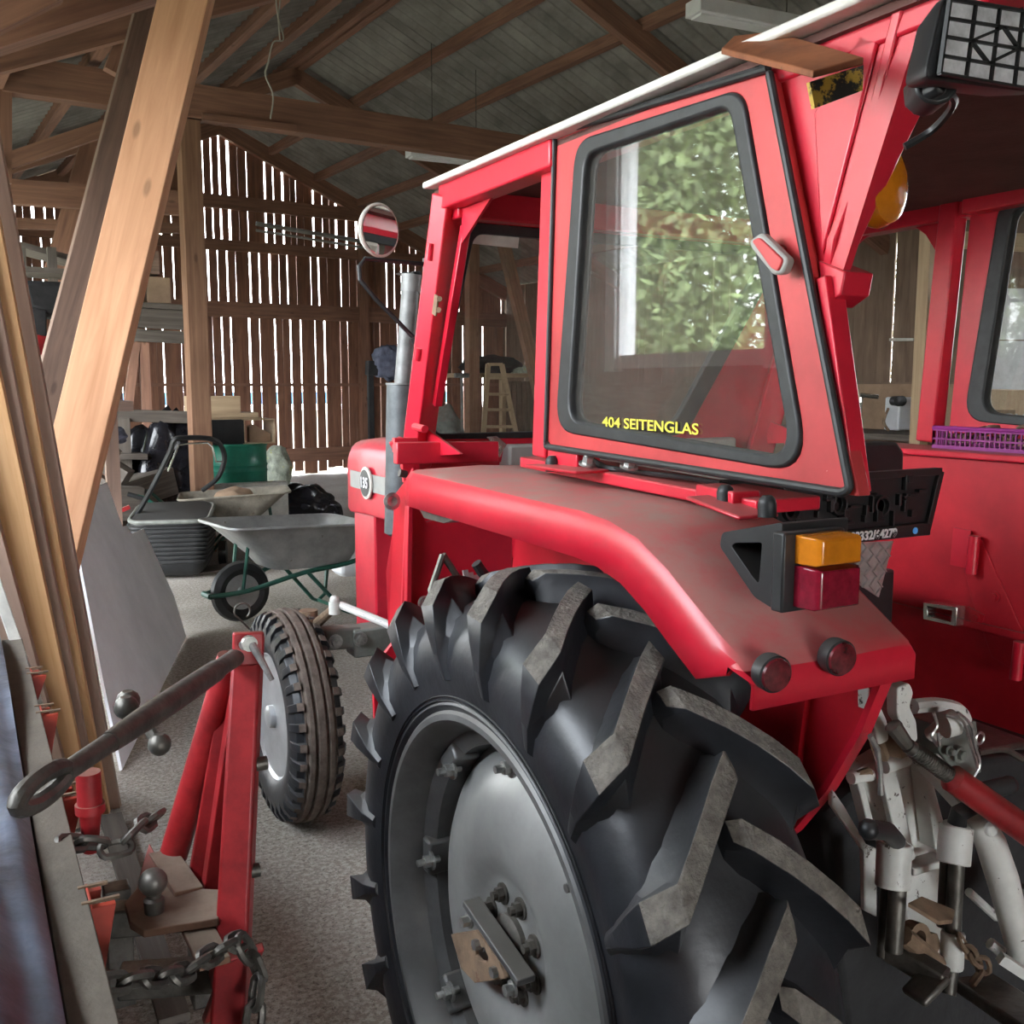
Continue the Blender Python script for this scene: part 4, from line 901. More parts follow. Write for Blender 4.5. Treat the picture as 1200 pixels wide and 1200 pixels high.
# ---- cab frame (both sides)
def cabside(m):
    f=mx if m else (lambda p:Vector(p))
    nm=T
    A0_=f(pc(487,548));A1_=f(pc(527,228))
    q=MB();q.bar(A0_,A1_,.045,.072,(1,(-.60 if m else .60),0));q.build('front_pillar','red',nm,bevel=.004)
    q=MB();q.bar(f(pc(527,232)),f(pc(660,178)),.055,.055);q.build('roof_rail','red',nm,bevel=.004)
    q=MB();r0_=pc(660,175);q.bar(f(r0_+Vector((.02,0,0))),f(Vector((CX+.02,.62,r0_.z+.01))),.05,.06);q.build('roof_rail','red',nm,bevel=.004)
    q=MB();q.bar(f(pc(654,170,.965)),f(pc(641,535,.965)),.05,.04,(1,0,0));q.build('centre_pillar','red',nm,bevel=.004)
    q=MB();g0,g1,g2=pc(541,245,.96),pc(541,285,.96),pc(575,232,.96);q.prism([f(g0),f(g1),f(g2)],(.006,0,0));q.cut();g0,g1,g2=pc(497,500,.96),pc(500,535,.96),pc(540,532,.96);q.prism([f(g0),f(g1),f(g2)],(.006,0,0));q.build('gusset','red',nm)
    # hinges on the front pillar
    if not m:
        q=MB();q.tube([pc(505,285,.915),pc(503,305,.915)],.008,10);q.cut();q.tube([pc(491,408,.915),pc(489,422,.915)],.008,10);q.build('hinge_pin','red',nm)
        q=MB();q.bar(pc(512,346,.915),pc(509,369,.915),.004,.02,(0,1,0));q.tube([pc(515,350,.912),pc(515,351,.918)],.006,8);q.tube([pc(514,363,.912),pc(514,364,.918)],.006,8);q.build('latch_striker','rust',nm)
        q=MB();q.bar(pc(546,265,.97),pc(512,475,.97),.018,.02,(1,0,0));q.build('door_stop','red',nm,bevel=.002)
        q=MB();q.tube([pc(498,503,.92),pc(486,500,.92)],.009,10);q.build('hinge_boss','red',nm)
    # rear post: side panel with pressed edge and rear face
    q=MB();q.prism([f(p_) for p_ in(pc(905,86),pc(900,62),pc(1062,2),pc(1092,-30),pc(1078,30),pc(984,330),pc(960,332),pc(940,250))],(.012 if not m else -.012,0,0));sp=q.build('rear_post_panel','red',nm)
    q=MB();
    q.prism([f(p_) for p_ in(pc(953,132,.945),pc(1008,40,.945),pc(1028,48,.945),pc(962,300,.945))],((.006 if not m else -.006),0,0));q.build('pressed_panel','red',nm,bevel=.003)
    # rear face strip
    ra=pc(1066,0);rb=pc(974,310)
    def RY(py): t=py/310.;return ra.y+(rb.y-ra.y)*t
    q=MB();Lp=[P(x_,y_,Y=RY(y_)) for x_,y_ in((1064,-20),(1013,187),(978,280),(973,312))];Rp=[P(x_,y_,Y=RY(y_)) for x_,y_ in((1104,-20),(1084,125),(1057,180),(990,322))]
    q.loft([[f(a_),f(b_),f(b_+Vector((0,.014,0))),f(a_+Vector((0,.014,0)))] for a_,b_ in zip(Lp,Rp)]);q.build('rear_post_face','red',nm,bevel=.002)
    q=MB();q.bar(f(pc(972,325)),f(pc(1006,578)),.016,.030,(1,0,0));q.build('rear_frame_edge','red',nm,bevel=.002)
    q=MB();q.prism([f(p_) for p_ in(pc(958,305,.945),pc(990,318,.945),pc(985,345,.945),pc(965,360,.945))],((.05 if not m else -.05),0,0));q.build('post_bracket','red',nm,bevel=.002)
cabside(False);cabside(True)
RZt=pc(500,215).z
# roof slab
q=MB();f0=pc(497,219,.91);yF=f0.y+.0;yR=.60;zR=pc(700,135,.91).z
pr3=[Vector((.905,yF,zR)),Vector((2*CAB-.905,yF,zR)),Vector((2*CAB-.905,yR,zR)),Vector((.905,yR,zR))]
q.prism(pr3,(0,0,.014));q.build('roof_panel','offwhite',T,bevel=.004)
q=MB();q.prism([p_+Vector((.03*(1 if p_.x<1.5 else -1),0,-.012)) for p_ in pr3],(0,0,.01));q.build('roof_liner','liner',T)
q=MB();q.bar(Vector((CX,yF-.07,zR-.04)),Vector((2*CAB-CX,yF-.07,zR-.04)),.04,.06);q.build('front_header','red',T,bevel=.004)
q=MB();q.bar(Vector((CX,.66,zR-.035)),Vector((2*CAB-CX,.66,zR-.035)),.05,.05);q.build('rear_header','red',T,bevel=.004)
# windshield frame
def wp(x,z):
    t=(z-1.30)/(1.93-1.30);return Vector((x,2.30-.24*t,z))
zwt=P(560,264,Y=2.10).z;zwb=1.365
out=rpoly([wp(.97,1.30),wp(2.03,1.30),wp(2.03,zR-.05),wp(.97,zR-.05)],.002,6)
inn=rpoly([wp(.985,zwb),wp(1.78,zwb-.01),wp(1.955,zwt),wp(1.01,zwt)],[.03,.05,.05,.03],6)
inn2=rpoly([wp(.997,zwb+.014),wp(1.725,zwb+.012),wp(1.89,zwt-.022),wp(1.026,zwt-.022)],[.03,.05,.05,.03],6)
q=MB();q.ring(out,inn,(0,-.015,0));wf=q.build('windshield_frame','red',T)
q=MB();q.ring(inn,inn2,(0,-.022,0));q.build('windshield_seal','seal',wf,bevel=.003)
q=MB();q.add([wp_+Vector((0,-.01,0)) for wp_ in inn2],[tuple(range(len(inn2)))]);q.build('windshield_glass','glass',wf)
q=MB();a=P(552,270,Y=2.09);b=P(610,290,Y=2.09);q.prism([P(552,268,Y=2.085),P(609,274,Y=2.085),P(607,291,Y=2.085),P(551,285,Y=2.085)],(0,.003,0));q.build('sun_strip','offwhite',wf)
# ---- door
YD=.935
def pd(px,py): return P(px,py,X=YD)
o_=rpoly([pd(651,157),pd(903,84),pd(1006,582),pd(640,524)],[.004,.004,.004,.004],7)
s1=rpoly([pd(676,165),pd(872,103),pd(950,556),pd(652,505)],[.045,.035,.075,.06],7)
s2=rpoly([pd(688,181),pd(856,124),pd(930,538),pd(668,493)],[.03,.025,.055,.045],7)
q=MB();q.ring(o_,s1,(.022,0,0));dr=q.build('door_frame','doorred',T,bevel=.002)
q=MB();q.ring([p_+Vector((-.005,0,0)) for p_ in s1],[p_+Vector((-.005,0,0)) for p_ in s2],(.03,0,0));q.build('window_seal','seal',dr,bevel=.005,seg=3)
q=MB();q.add([p_+Vector((.008,0,0)) for p_ in s2],[tuple(range(len(s2)))]);q.build('door_glass','glassdoor',dr)
e1=[pd(651,157),pd(903,84),pd(1006,582),pd(640,524)]
def edge_seal(pts,r,closed=True):
    q=MB();q.tube(pts,r,10,closed=closed);q.build('edge_seal','seal',dr)
edge_seal([p_+Vector((-.006,0,0)) for p_ in rpoly([pd(906,88),pd(1000,572),pd(992,577),pd(642,523)],[.001,.012,.012,.01],5)],.0058,False)
edge_seal([pd(652,158)+Vector((-.003,0,0)),pd(641,522)+Vector((-.003,0,0))],.0048,False)
edge_seal([pd(652,158)+Vector((-.004,0,.002)),pd(903,82)+Vector((-.004,0,.002))],.006,False)
q=MB();h=rpoly([pd(898,284),pd(912,274),pd(944,305),pd(938,322),pd(926,324),pd(900,292)],.006,4);q.prism([p_+Vector((-.03,0,0)) for p_ in h],(.014,0,0));q.build('door_handle','grey',dr,bevel=.003)
h=rpoly([pd(903,284),pd(912,280),pd(940,306),pd(934,320),pd(926,316)],.005,4);q=MB();q.prism([p_+Vector((-.033,0,0)) for p_ in h],(.006,0,0));q.tube([pd(917,296)+Vector((-.02,0,0)),pd(917,296)+Vector((.01,0,0))],.008,10);q.build('handle_knob','doorred',dr,bevel=.002)
tp=pd(756,499)+Vector((.004,0,0));tx=(pd(815,506)-pd(696,495)).normalized()
text_mesh('window_lettering','404 SEITENGLAS',.0235,tp,(0,-1,-.012),(0,0,1),'yellow',dr,ext=.0004,bold=.0003,sx=1.5)
q=MB();mxs=lambda px,py:pd(px,py)
tpr=Vector((2*CAB-YD,1.40,1.425));text_mesh('window_lettering','404 SEITENGLAS',.0235,tpr,(0,1,0),(0,0,1),'grey',T,ext=.0004,bold=.0003,sx=1.5)
# right door (closed, seen through the cab)
q=MB();oo=[mx(p_) for p_ in rpoly([pd(651,157),pd(903,84),pd(1006,582),pd(640,524)],.004,7)];ss1=[mx(p_) for p_ in s1];ss2=[mx(p_) for p_ in s2]
q.ring(oo,ss1,(-.022,0,0));dr2=q.build('door_frame','red',T)
q=MB();q.ring([p_+Vector((.005,0,0)) for p_ in ss1],[p_+Vector((.005,0,0)) for p_ in ss2],(-.03,0,0));q.build('window_seal','seal',dr2,bevel=.004)
q=MB();q.add([p_+Vector((-.008,0,0)) for p_ in ss2],[tuple(range(len(ss2)))]);q.build('door_glass','glass',dr2)
# sill rail between fender and door: brackets, knobs
q=MB();q.bar(pc(640,540,1.0),pc(925,592,1.0),.12,.02);q.build('cab_sill','red',T,bevel=.003)
q=MB();q.bar(pc(655,535,.96),pc(690,540,.96),.05,.03);q.bar(pc(634,545,.92),pc(695,553,.92),.07,.006);q.cut();q.bar(pc(830,578,.95),pc(875,588,.95),.05,.03);q.bar(pc(826,582,.92),pc(890,606,.92),.07,.006);q.build('hinge_bracket','red',T,bevel=.003)
q=MB()
for c in(pc(647,541,.93),pc(850,577,.93),pc(899,590,.92)): q.cut();q.tube([c,c+Vector((0,-.001,-.018))],.0125,14);q.sphere(c,.0125,12)
q.build('rubber_buffer','seal',T)
q=MB()
for c in(pc(688,545,.93),pc(737,548,.94)): q.cut();hexbolt(q,c,(0,-.3,1),.01,.015);q.tube([c,c+Vector((0,0,.025))],.005,8)
q.build('sill_bolt','bolt',T)
q=MB();q.tube(catmull([pc(700,545,.97),pc(740,552,.96),pc(790,558,.96),pc(845,566,.97)],5),.004,6);q.cut();q.tube(catmull([pc(694,540,.96),pc(712,549,.96),pc(730,551,.97)],5),.006,6);q.build('cable','black',T)
# dash, latch, lower front
q=MB();q.bar(Vector((.97,2.30,1.11)),Vector((2.03,2.30,1.11)),.012,.40);q.build('bulkhead','red',T)
yd=2.2
q=MB();q.bar(P(463,531,Y=2.14),P(582,529,Y=2.14),.025,.05);q.build('dash_rail','red',T,bevel=.003)
q=MB();a=P(584,522,Y=yd+.1);q.bar(Vector((a.x,a.y,a.z-.06)),Vector((a.x+.75,a.y,a.z-.06)),.12,.13);q.build('dash_cover','grey',T,bevel=.008)
q=MB();q.prism([P(571,512,Y=yd-.02),P(582,511,Y=yd-.02),P(594,521,Y=yd-.02),P(590,527,Y=yd-.02),P(586,536,Y=yd-.02),P(580,530,Y=yd-.02),P(578,522,Y=yd-.02)],(0,.004,0));q.tube([P(585,524,Y=yd-.03),P(585,524,Y=yd)],.006,8);q.build('windshield_latch','chrome',T)
q=MB();q.tube([P(545,525,Y=yd-.03),P(552,526,Y=yd-.03)],.006,8);q.build('dash_hook','rust',T)
q=MB();q.bar(P(463,515,Y=yd),P(482,552,Y=yd-.0),.03,.02,(0,1,0));q.prism([P(462,513,Y=yd-.02),P(490,513,Y=yd-.02),P(493,560,Y=yd-.02),P(474,566,Y=yd-.02),P(471,535,Y=yd-.02),P(462,530,Y=yd-.02)],(0,.015,0));q.build('foot_bracket','red',T,bevel=.002)
q=MB();q.tube([P(468,554,Y=yd-.05),P(476,556,Y=yd-.05)],.009,12);q.build('bracket_bolt','steel',T)
ya2=2.08
q=MB();q.prism([P(x,y,Y=ya2) for x,y in((485,548),(488,592),(500,612),(540,600),(600,606),(600,705),(500,730),(478,765),(470,800),(445,862),(440,862),(437,792),(447,770),(470,742),(476,600),(480,560))],(0,.012,0));q.build('front_cab_panel','red',T,bevel=.002)
q=MB();q.prism([P(462,580,Y=ya2+.08),P(480,556,Y=ya2),P(477,742,Y=ya2),P(455,742,Y=ya2+.08),P(452,670,Y=ya2+.08),P(460,622,Y=ya2+.08)],(.01,.01,0));q.build('front_cab_flange','darkred',T,bevel=.002)
q=MB();q.bar(P(480,560,Y=ya2-.01),P(477,745,Y=ya2-.01),.012,.02,(0,1,0));q.build('panel_fold','red',T,bevel=.002)
q=MB();q.lathe([(0,0),(0,.018),(.008,.02),(.01,.012),(.004,0)],P(458,587,Y=ya2+.02),(0,-1,0),20);q.cut();q.lathe([(0,0),(0,.016),(.012,.016),(.012,0)],P(497,706,Y=ya2-.02),(0,-1,0),16)
q.cut();hexbolt(q,P(487,724,Y=ya2-.005),(0,-1,0),.009,.012);q.cut();hexbolt(q,P(470,777,Y=ya2-.005),(0,-1,0),.009,.01);q.build('panel_bolt','bolt',T)
q=MB();q.tube([P(519,650,Y=1.98),P(505,692,Y=1.98),P(512,712,Y=1.95)],.008,8);q.tube([P(519,650,Y=1.98),P(545,690,Y=1.98),P(548,715,Y=1.95)],.008,8);q.bar(P(508,685,Y=1.98),P(540,685,Y=1.98),.012,.012);q.build('pedal_linkage','steel',T)
q=MB()
for k in range(4): q.bar(P(545+k*6,668+k*3,Y=1.95),P(550+k*7,700,Y=1.93),.012,.006)
q.bar(P(540,682,Y=1.94),P(572,690,Y=1.94),.05,.006);q.build('step_plate','galv',T,flat=True)
q=MB();q.tube(catmull([P(558,660,Y=1.9),P(575,680,Y=1.9),P(610,690,Y=1.9)],5),.012,8);q.build('hose','black',T)
# under-fender pocket at the front
q=MB();q.prism([P(488,590,X=.80),P(545,606,X=.80),P(520,613,X=.80),P(497,607,X=.80)],(.22,0,0));q.build('fender_pocket','steel',T)
# ---- seat, plate holder, tread plate
q=MB();q.prism([P(960,520,Y=1.36),P(1052,518,Y=1.36),P(1060,530,Y=1.36),P(1058,600,Y=1.36),P(960,600,Y=1.36)],(0,.05,0));q.bar((1.5,1.45,1.05),(1.5,1.8,1.05),.42,.12);q.build('seat','black',T,bevel=.006)
yp=1.2
q=MB();cn=[P(x,y,Y=yp) for x,y in((880,560),(1100,552),(1083,622),(885,640))]
cn=[P(1100,552,Y=yp)-Vector((.52,0,0)),P(1100,552,Y=yp),P(1083,624,Y=yp),P(1083,624,Y=yp)-Vector((.52,0,-.0))]
q.prism(cn,(0,.006,0))
nn_=Vector((0,-.012,0));edges=[(cn[0],cn[1]),(cn[1],cn[2]),(cn[3],cn[0])]
for a,b in edges:q.bar(a,b,.012,.016,(0,1,0))
R=random.Random(3)
u_=(cn[1]-cn[0]);v_=(cn[3]-cn[0])
for k in range(46):
    a_,b_=R.uniform(.04,.94),R.uniform(.08,.72);w_2,h_2=R.choice([(.006,.02),(.004,.028),(.02,.005),(.012,.012),(.028,.004)])
    c=cn[0]+u_*a_+v_*b_;q.bar(c-Vector((w_2/2,.005,0)),c+Vector((w_2/2,-.005,0)),.010,h_2)
for a_,b_ in((.35,.45),(.55,.42),(.75,.5)): q.lathe([(.0,.012),(.008,.014),(.008,.018),(0,.02)],cn[0]+u_*a_+v_*b_,(0,-1,0),20)
ph=q.build('plate_holder','black',T,flat=True,bevel=.0008)
q=MB();a=cn[3]+Vector((0,-.008,.008));b=cn[2]+Vector((0,-.008,.008));q.bar(a,b,.012,.022);q.build('plate_holder_rim','black',ph,bevel=.002)
tc_=P(1040,627,Y=yp-.02);tc_=cn[3].lerp(cn[2],.72)+Vector((0,-.0175,.008))
text_mesh('holder_lettering','03332/64279',.021,tc_,(1,0,0),(0,0,1),'whitel',ph,bold=.0006)
q=MB();c=cn[3].lerp(cn[2],.92)+Vector((0,-.0145,.008));q.lathe([(0,0),(0,.006),(.001,.006),(.001,0)],c,(0,-1,0),16);q.build('round_sticker','blue',ph)
hexb=MB();hexbolt(hexb,cn[0]+u_*.62+v_*.12+Vector((0,-.008,0)),(0,-1,0),.006,.006);hexb.build('holder_screw','bolt',ph)
q=MB();y5=1.24;dpn=[P(1008,636,Y=y5),P(1047,634,Y=y5),P(1030,700,Y=y5),P(1000,680,Y=y5)];q.prism(dpn,(0,.004,0))
R=random.Random(1)
for k in range(7):
    for j in range(4):
        c=dpn[0].lerp(dpn[3],(k+.5)/7).lerp(dpn[1].lerp(dpn[2],(k+.5)/7),(j+.5)/4);s_=1 if (k+j)%2 else -1
        q.bar(c-Vector((.006,.003,.006*s_)),c+Vector((.006,-.003,.006*s_)),.002,.004,(0,1,0))
q.build('tread_plate','diamond',T,flat=True)
# ---- right fender inner side (towards the driver)
xr=1.925
q=MB();q.prism([Vector((xr,y,z)) for y,z in((.55,1.335),(2.0,1.335),(2.0,.98),(.55,.98))],(.02,0,0));q.build('cab_side_sheet','darkred',T)
q=MB();q.prism([Vector((xr+.03,y,z)) for y,z in((.55,.98),(2.0,.98),(1.95,.50),(.55,.50))],(.02,0,0));q.bar(Vector((xr,.55,.975)),Vector((xr,2.0,.975)),.03,.014);q.build('lower_side_sheet','darkred',T)
q=MB();q.bar(Vector((xr+.06,.6,1.345)),Vector((xr+.06,2.0,1.345)),.16,.015);q.build('side_ledge','red',T,bevel=.004)
pr_=lambda px,py,X=xr-.004:P(px,py,X=X)
q=MB();q.prism([pr_(1118,622),pr_(1150,632),pr_(1198,742),pr_(1196,790),pr_(1162,770),pr_(1138,700)],(.004,0,0));q.build('triangle_bracket','darkred',T,bevel=.001)
q=MB();q.tube([pr_(1142,628,xr-.02),pr_(1138,672,xr-.02)],.012,14);q.cut();q.tube([pr_(1195,752,xr-.02),pr_(1190,796,xr-.02)],.012,14);q.cut();q.bar(pr_(1128,620,xr-.012),pr_(1124,664,xr-.012),.004,.045,(0,1,0));q.build('hinge_tube','red',T)
q=MB();q.ring([pr_(1092,704,xr-.01),pr_(1132,710,xr-.01),pr_(1130,732,xr-.01),pr_(1092,724,xr-.01)],[pr_(1097,709,xr-.01),pr_(1126,714,xr-.01),pr_(1124,727,xr-.01),pr_(1097,720,xr-.01)],(-.03,0,0));q.build('latch','chrome',T,bevel=.002)
q=MB();q.bar(pr_(1132,718,xr-.006),pr_(1152,728,xr-.006),.006,.03,(0,0,1));q.build('latch_tongue','darkred',T)
q=MB();hexbolt(q,pr_(1166,699,xr-.006),(-1,0,0),.008,.008);q.cut();hexbolt(q,pr_(1143,724,xr-.01),(-1,0,0),.008,.008);q.build('sheet_bolt','darkred',T)
# right pillars additions (chamfer gusset)
q=MB();q.prism([P(1058,255,X=2.05),P(1100,250,X=2.05),P(1100,300,X=2.05),P(1085,275,X=2.05)],(.006,0,0));q.build('gusset','red',T)
# ---- rear lamps on the cab
wc=P(1150,48,Y=.62)
e=None
wl=lambda px,py,y=.60:P(px,py,Y=y)
q=MB();sh=rpoly([wl(1106,-8),wl(1215,12),wl(1216,108),wl(1083,92)],.012,4);bk=[p_+Vector((-.012,.055,-.003)) for p_ in sh];cc=sum(sh,Vector((0,0,0)))/len(sh)
bk=[cc+Vector((.012,.045,0))+(p_-cc)*.8 for p_ in sh]
q.loft([sh,[p_+Vector((.004,.012,0)) for p_ in sh],bk]);wlm=q.build('work_lamp','black',T,bevel=.002)
lr=rpoly([wl(1111,0,.597),wl(1217,16,.597),wl(1208,105,.597),wl(1099,87,.597)],.006,4)
q=MB();q.prism(lr,(0,-.004,0));q.build('lamp_glass','headglass',wlm)
q=MB()
def gl(u,v): return wl(1113,0,.592).lerp(wl(1216,16,.592),u).lerp(wl(1101,86,.592).lerp(wl(1206,104,.592),u),v)
for u in(0,.28,.55,.82,1.0):q.bar(gl(u,0),gl(u,1),.0022,.004,(0,1,0))
for v in(0,.25,.5,.76,1):q.bar(gl(0,v),gl(1,v),.0022,.004,(0,1,0))
for a,b in(((.28,.5),(.62,.25)),((.62,.25),(.82,.5)),((.82,.5),(.5,.76)),((.5,.76),(.28,.5))):q.bar(gl(*a),gl(*b),.0022,.004,(0,1,0))
q.build('lamp_grille','seal',wlm)
q=MB();q.tube([wl(1080,118,.66),wl(1098,96,.63)],[.016,.02],12);q.tube([wl(1082,112,.64),wl(1104,100,.62)],.008,8);q.bar(wl(1062,112,.68),wl(1110,104,.66),.02,.02);q.build('lamp_swivel','black',wlm,bevel=.003)
q=MB();q.tube(catmull([wl(1106,104,.64),wl(1118,120,.66),wl(1095,150,.70),wl(1060,172,.72)],5),.004,6);q.build('lamp_cable','black',T)
# round amber indicator
ic=P(1028,212,Y=.80);q=MB();ax=Vector((.35,-.9,.0)).normalized();ic=P(1026,221,Y=.93)
q.lathe([(0,0),(0,.049),(.008,.050),(.022,.043),(.030,.026),(.033,0)],ic,Vector((.25,-.95,-.05)),40);q.build('indicator_lens','amber',T)
q=MB();q.lathe([(-.012,0),(-.012,.03),(.0,.043),(.002,.0)],ic,Vector((.25,-.95,-.05)),32);q.build('indicator_base','black',T)
# rust brown bracket at the rear corner
q=MB();zq=P(905,60,X=.86)
q.prism([P(845,64,X=.90),P(860,49,X=.93),P(906,44,X=.95),P(1012,76,X=.86),P(952,92,X=.80)],(0,0,.008));rb=q.build('corner_bracket','brownrust',T,bevel=.0015)
y_b=P(952,92,X=.80).y
q=MB();q.prism([P(949,96,Y=y_b),P(1012,76,Y=y_b-.02),P(1011,106,Y=y_b-.02),P(955,127,Y=y_b)],(0,.005,0));q.build('bracket_plate',M('yellow black chipped paint',(.03,.03,.025),.6,spots=((.55,.36,.05),.47,28)),rb)
# ---- three-point hitch
def h3(px,py,y=.95): return P(px,py,Y=y)
def part(name,mat,fn_,**k):
    q=MB();fn_(q);return q.build(name,mat,T,**k)
part('hitch_casting','white',lambda q:q.prism([h3(1003,905,1.02),h3(1036,884,1.02),h3(1062,880,1.02),h3(1090,900,1.02),h3(1106,960,1.02),h3(1130,1000,1.02),h3(1128,1120,1.02),h3(1070,1128,1.02),h3(1058,1040,1.02),h3(1038,980,1.02)],(0,.03,0)),bevel=.004)
part('casting_rib','white',lambda q:(q.bar(h3(1035,890,.99),h3(1062,1010,.98),.03,.012,(0,1,0)),q.bar(h3(1000,905,1.0),h3(1018,975,1.0),.012,.02,(0,1,0)),q.bar(h3(1076,880,1.0),h3(1090,990,1.0),.012,.03,(0,1,0)),q.bar(h3(1062,1018,.98),h3(1102,1006,.98),.03,.012)),bevel=.002)
part('side_plate','white',lambda q:(q.prism([h3(976,925,.98),h3(990,945,.98),h3(1016,990,.98),h3(1028,995,.98),h3(1028,1075,.98),h3(1014,1068,.98),h3(1013,998,.98),h3(976,945,.98)],(0,.01,0))),bevel=.002)
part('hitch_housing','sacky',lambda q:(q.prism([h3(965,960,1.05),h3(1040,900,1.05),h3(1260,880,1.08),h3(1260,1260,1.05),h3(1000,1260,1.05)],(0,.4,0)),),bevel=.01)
def topbr(q):
    for dx,dy in((0,0),(-34,6)):
        pts=[h3(1052+dx,806,.93),h3(1066+dx,800,.93),h3(1071+dx,812,.93),h3(1066+dx,828,.93),h3(1074+dx,845,.93),h3(1076+dx,868,.93),h3(1064+dx,874,.93),h3(1060+dx,852,.93),h3(1052+dx,840,.93)]
        q.prism(rpoly(pts,.006,3),(0,.02,0))
part('top_link_bracket','white',topbr,bevel=.002)
part('spring_seat','rust',lambda q:(q.lathe([(-.03,.012),(-.03,.024),(-.015,.026),(-.01,.02),(.005,.027),(.02,.024),(.02,.012)],h3(1046,868,.94),(.6,-.6,.3),24),q.tube([h3(1003,910,.97),h3(1018,905,.97)],.008,10),),bevel=0)
part('casting_boss','white',lambda q:(q.tube([h3(1036,898,.97),h3(1062,889,.97)],.011,14),q.cut(),q.tube([h3(997,912,.97),h3(1020,908,.97)],.009,12)))
part('bent_rod','bolt',lambda q:q.tube([h3(1020,862,.9),h3(1028,878,.9),h3(1031,900,.9),h3(1032,931,.9)],.0042,8))
part('control_arc','white',lambda q:q.tube(catmull([h3(1070,828,1.0),h3(1095,826,1.0),h3(1122,832,1.0),h3(1130,845,1.0)],5),.012,8))
part('control_shaft','white',lambda q:(q.tube([h3(1092,862,1.0),h3(1106,848,.98),h3(1122,846,.97)],.013,12),q.lathe([(-.01,0),(-.01,.02),(.01,.02),(.01,0)],h3(1112,848,.96),(1,-.3,.2),16)))
part('gear_case','axlegrey',lambda q:(q.prism([h3(1098,850,1.03),h3(1144,845,1.03),h3(1150,905,1.03),h3(1126,915,1.03),h3(1100,880,1.03)],(0,.05,0)),hexbolt(q,h3(1124,884,1.02),(0,-1,0),.009,.01),hexbolt(q,h3(1112,880,1.02),(0,-1,0),.006,.01)),bevel=.004)
part('wire_loop','bolt',lambda q:(q.tube(catmull([h3(1122,835,.93),h3(1138,850,.93),h3(1143,875,.93),h3(1148,895,.93),h3(1140,912,.93)],6),.0025,6),q.cut(),q.tube(catmull([h3(1108,838,.94),h3(1128,845,.93),h3(1137,870,.93),h3(1146,900,.93)],6),.0022,6),q.cut(),q.tube(catmull([h3(1094,835,.92),h3(1098,850,.92),h3(1092,862,.92),h3(1100,874,.92),h3(1099,858,.92)],5),.0024,6)))
part('round_ring','bolt',lambda q:q.tube([h3(1148,865,.94)+Vector((.009*cos(a),0,.009*sin(a))) for a in[2*pi*k/14 for k in range(14)]],.0022,6,closed=True))
part('bent_lever','steel',lambda q:q.tube(catmull([h3(1146,882,.97),h3(1176,878,.97),h3(1192,886,.97),h3(1225,905,.97)],5),.0055,8))
part('threaded_rod','steel',lambda q:(q.tube([h3(1046,850,.90),h3(1064,874,.89)],[.012,.009],10),q.tube([h3(1064,874,.89),h3(1116,912,.87)],.0105,14),[q.lathe([(-.001,.0105),(0,.0125),(.001,.0105)],h3(1070,878,.888).lerp(h3(1114,910,.872),k/18),(h3(1116,912,.87)-h3(1064,874,.89)),14) for k in range(19)]))
part('upper_link_tube','impl',lambda q:q.tube([h3(1112,909,.872),h3(1116,912,.87),h3(1215,982,.83),h3(1290,1035,.80)],[.012,.0195,.0205,.021],18))
part('lift_arm','white',lambda q:(q.bar(h3(1085,890,.97),h3(1135,945,.93),.03,.03,(0,1,0)),q.tube([h3(1143,952,.9),h3(1160,985,.9),h3(1175,1030,.89),h3(1200,1130,.88)],[.018,.022,.023,.019],16),q.lathe([(0,0),(0,.011),(.01,.011),(.01,0)],h3(1158,970,.87),(0,-1,0),16)),bevel=.003)
part('black_grip','black',lambda q:(q.tube([h3(1150,928,.96),h3(1182,920,.95)],.0145,14),q.sphere(h3(1182,920,.95),.0148,12)))
for (x0,y0,x1,y1,nm_) in((1048,988,1046,1040,''),(1121,968,1117,1012,'')):
    part('lift_rod_joint','white',lambda q:(q.tube([h3(x0,y0,.91),h3(x1,y1,.90)],[.0235,.0235],18),q.tube([h3(x0,y0,.91),h3(x0+.5,y0-3,.91)],[.020,.018],18)),bevel=.003)
part('rod_handle','black',lambda q:(q.tube([h3(1018,972,.86),h3(1040,974,.88),h3(1051,986,.90),h3(1050,992,.91)],[.0135,.0125,.012,.01],12),q.sphere(h3(1018,972,.86),.0138,12)))
part('rod_handle','black',lambda q:q.tube([h3(1140,945,.9),h3(1124,953,.9),h3(1121,968,.91)],[.012,.013,.014],12))
part('lift_rod','steel',lambda q:(q.tube([h3(1052,1038,.91),h3(1047,1115,.90)],.0125,12),q.cut(),q.tube([h3(1038,1038,.93),h3(1034,1120,.93)],.008,12)))
part('lift_rod','steel',lambda q:(q.tube([h3(1121,1010,.91),h3(1116,1100,.90)],.0115,12),q.cut(),q.tube([h3(1107,1010,.93),h3(1103,1085,.93)],.007,12)))
part('lift_rod_joint','white',lambda q:q.tube([h3(1117,1092,.90),h3(1115,1135,.895)],[.017,.0165],16),bevel=.003)
part('lift_rod','steel',lambda q:q.tube([h3(1115,1130,.90),h3(1111,1165,.89)],.011,12))
part('small_step_plate','rust',lambda q:q.prism([h3(1064,1058,.88),h3(1080,1050,.90),h3(1119,1066,.88),h3(1116,1078,.86),h3(1100,1080,.86)],(0,0,-.006)),bevel=.001)
part('linkage_ring','rust',lambda q:(q.lathe([(-.01,.012),(-.01,.022),(.01,.022),(.01,.012)],h3(1072,1098,.92),(0,-1,.2),20,closed=True),q.lathe([(-.01,.0),(-.01,.018),(.01,.018),(.01,0)],h3(1086,1105,.92),(0,-1,.2),6),q.tube([h3(1058,1096,.9),h3(1098,1130,.9)],.014,10)))
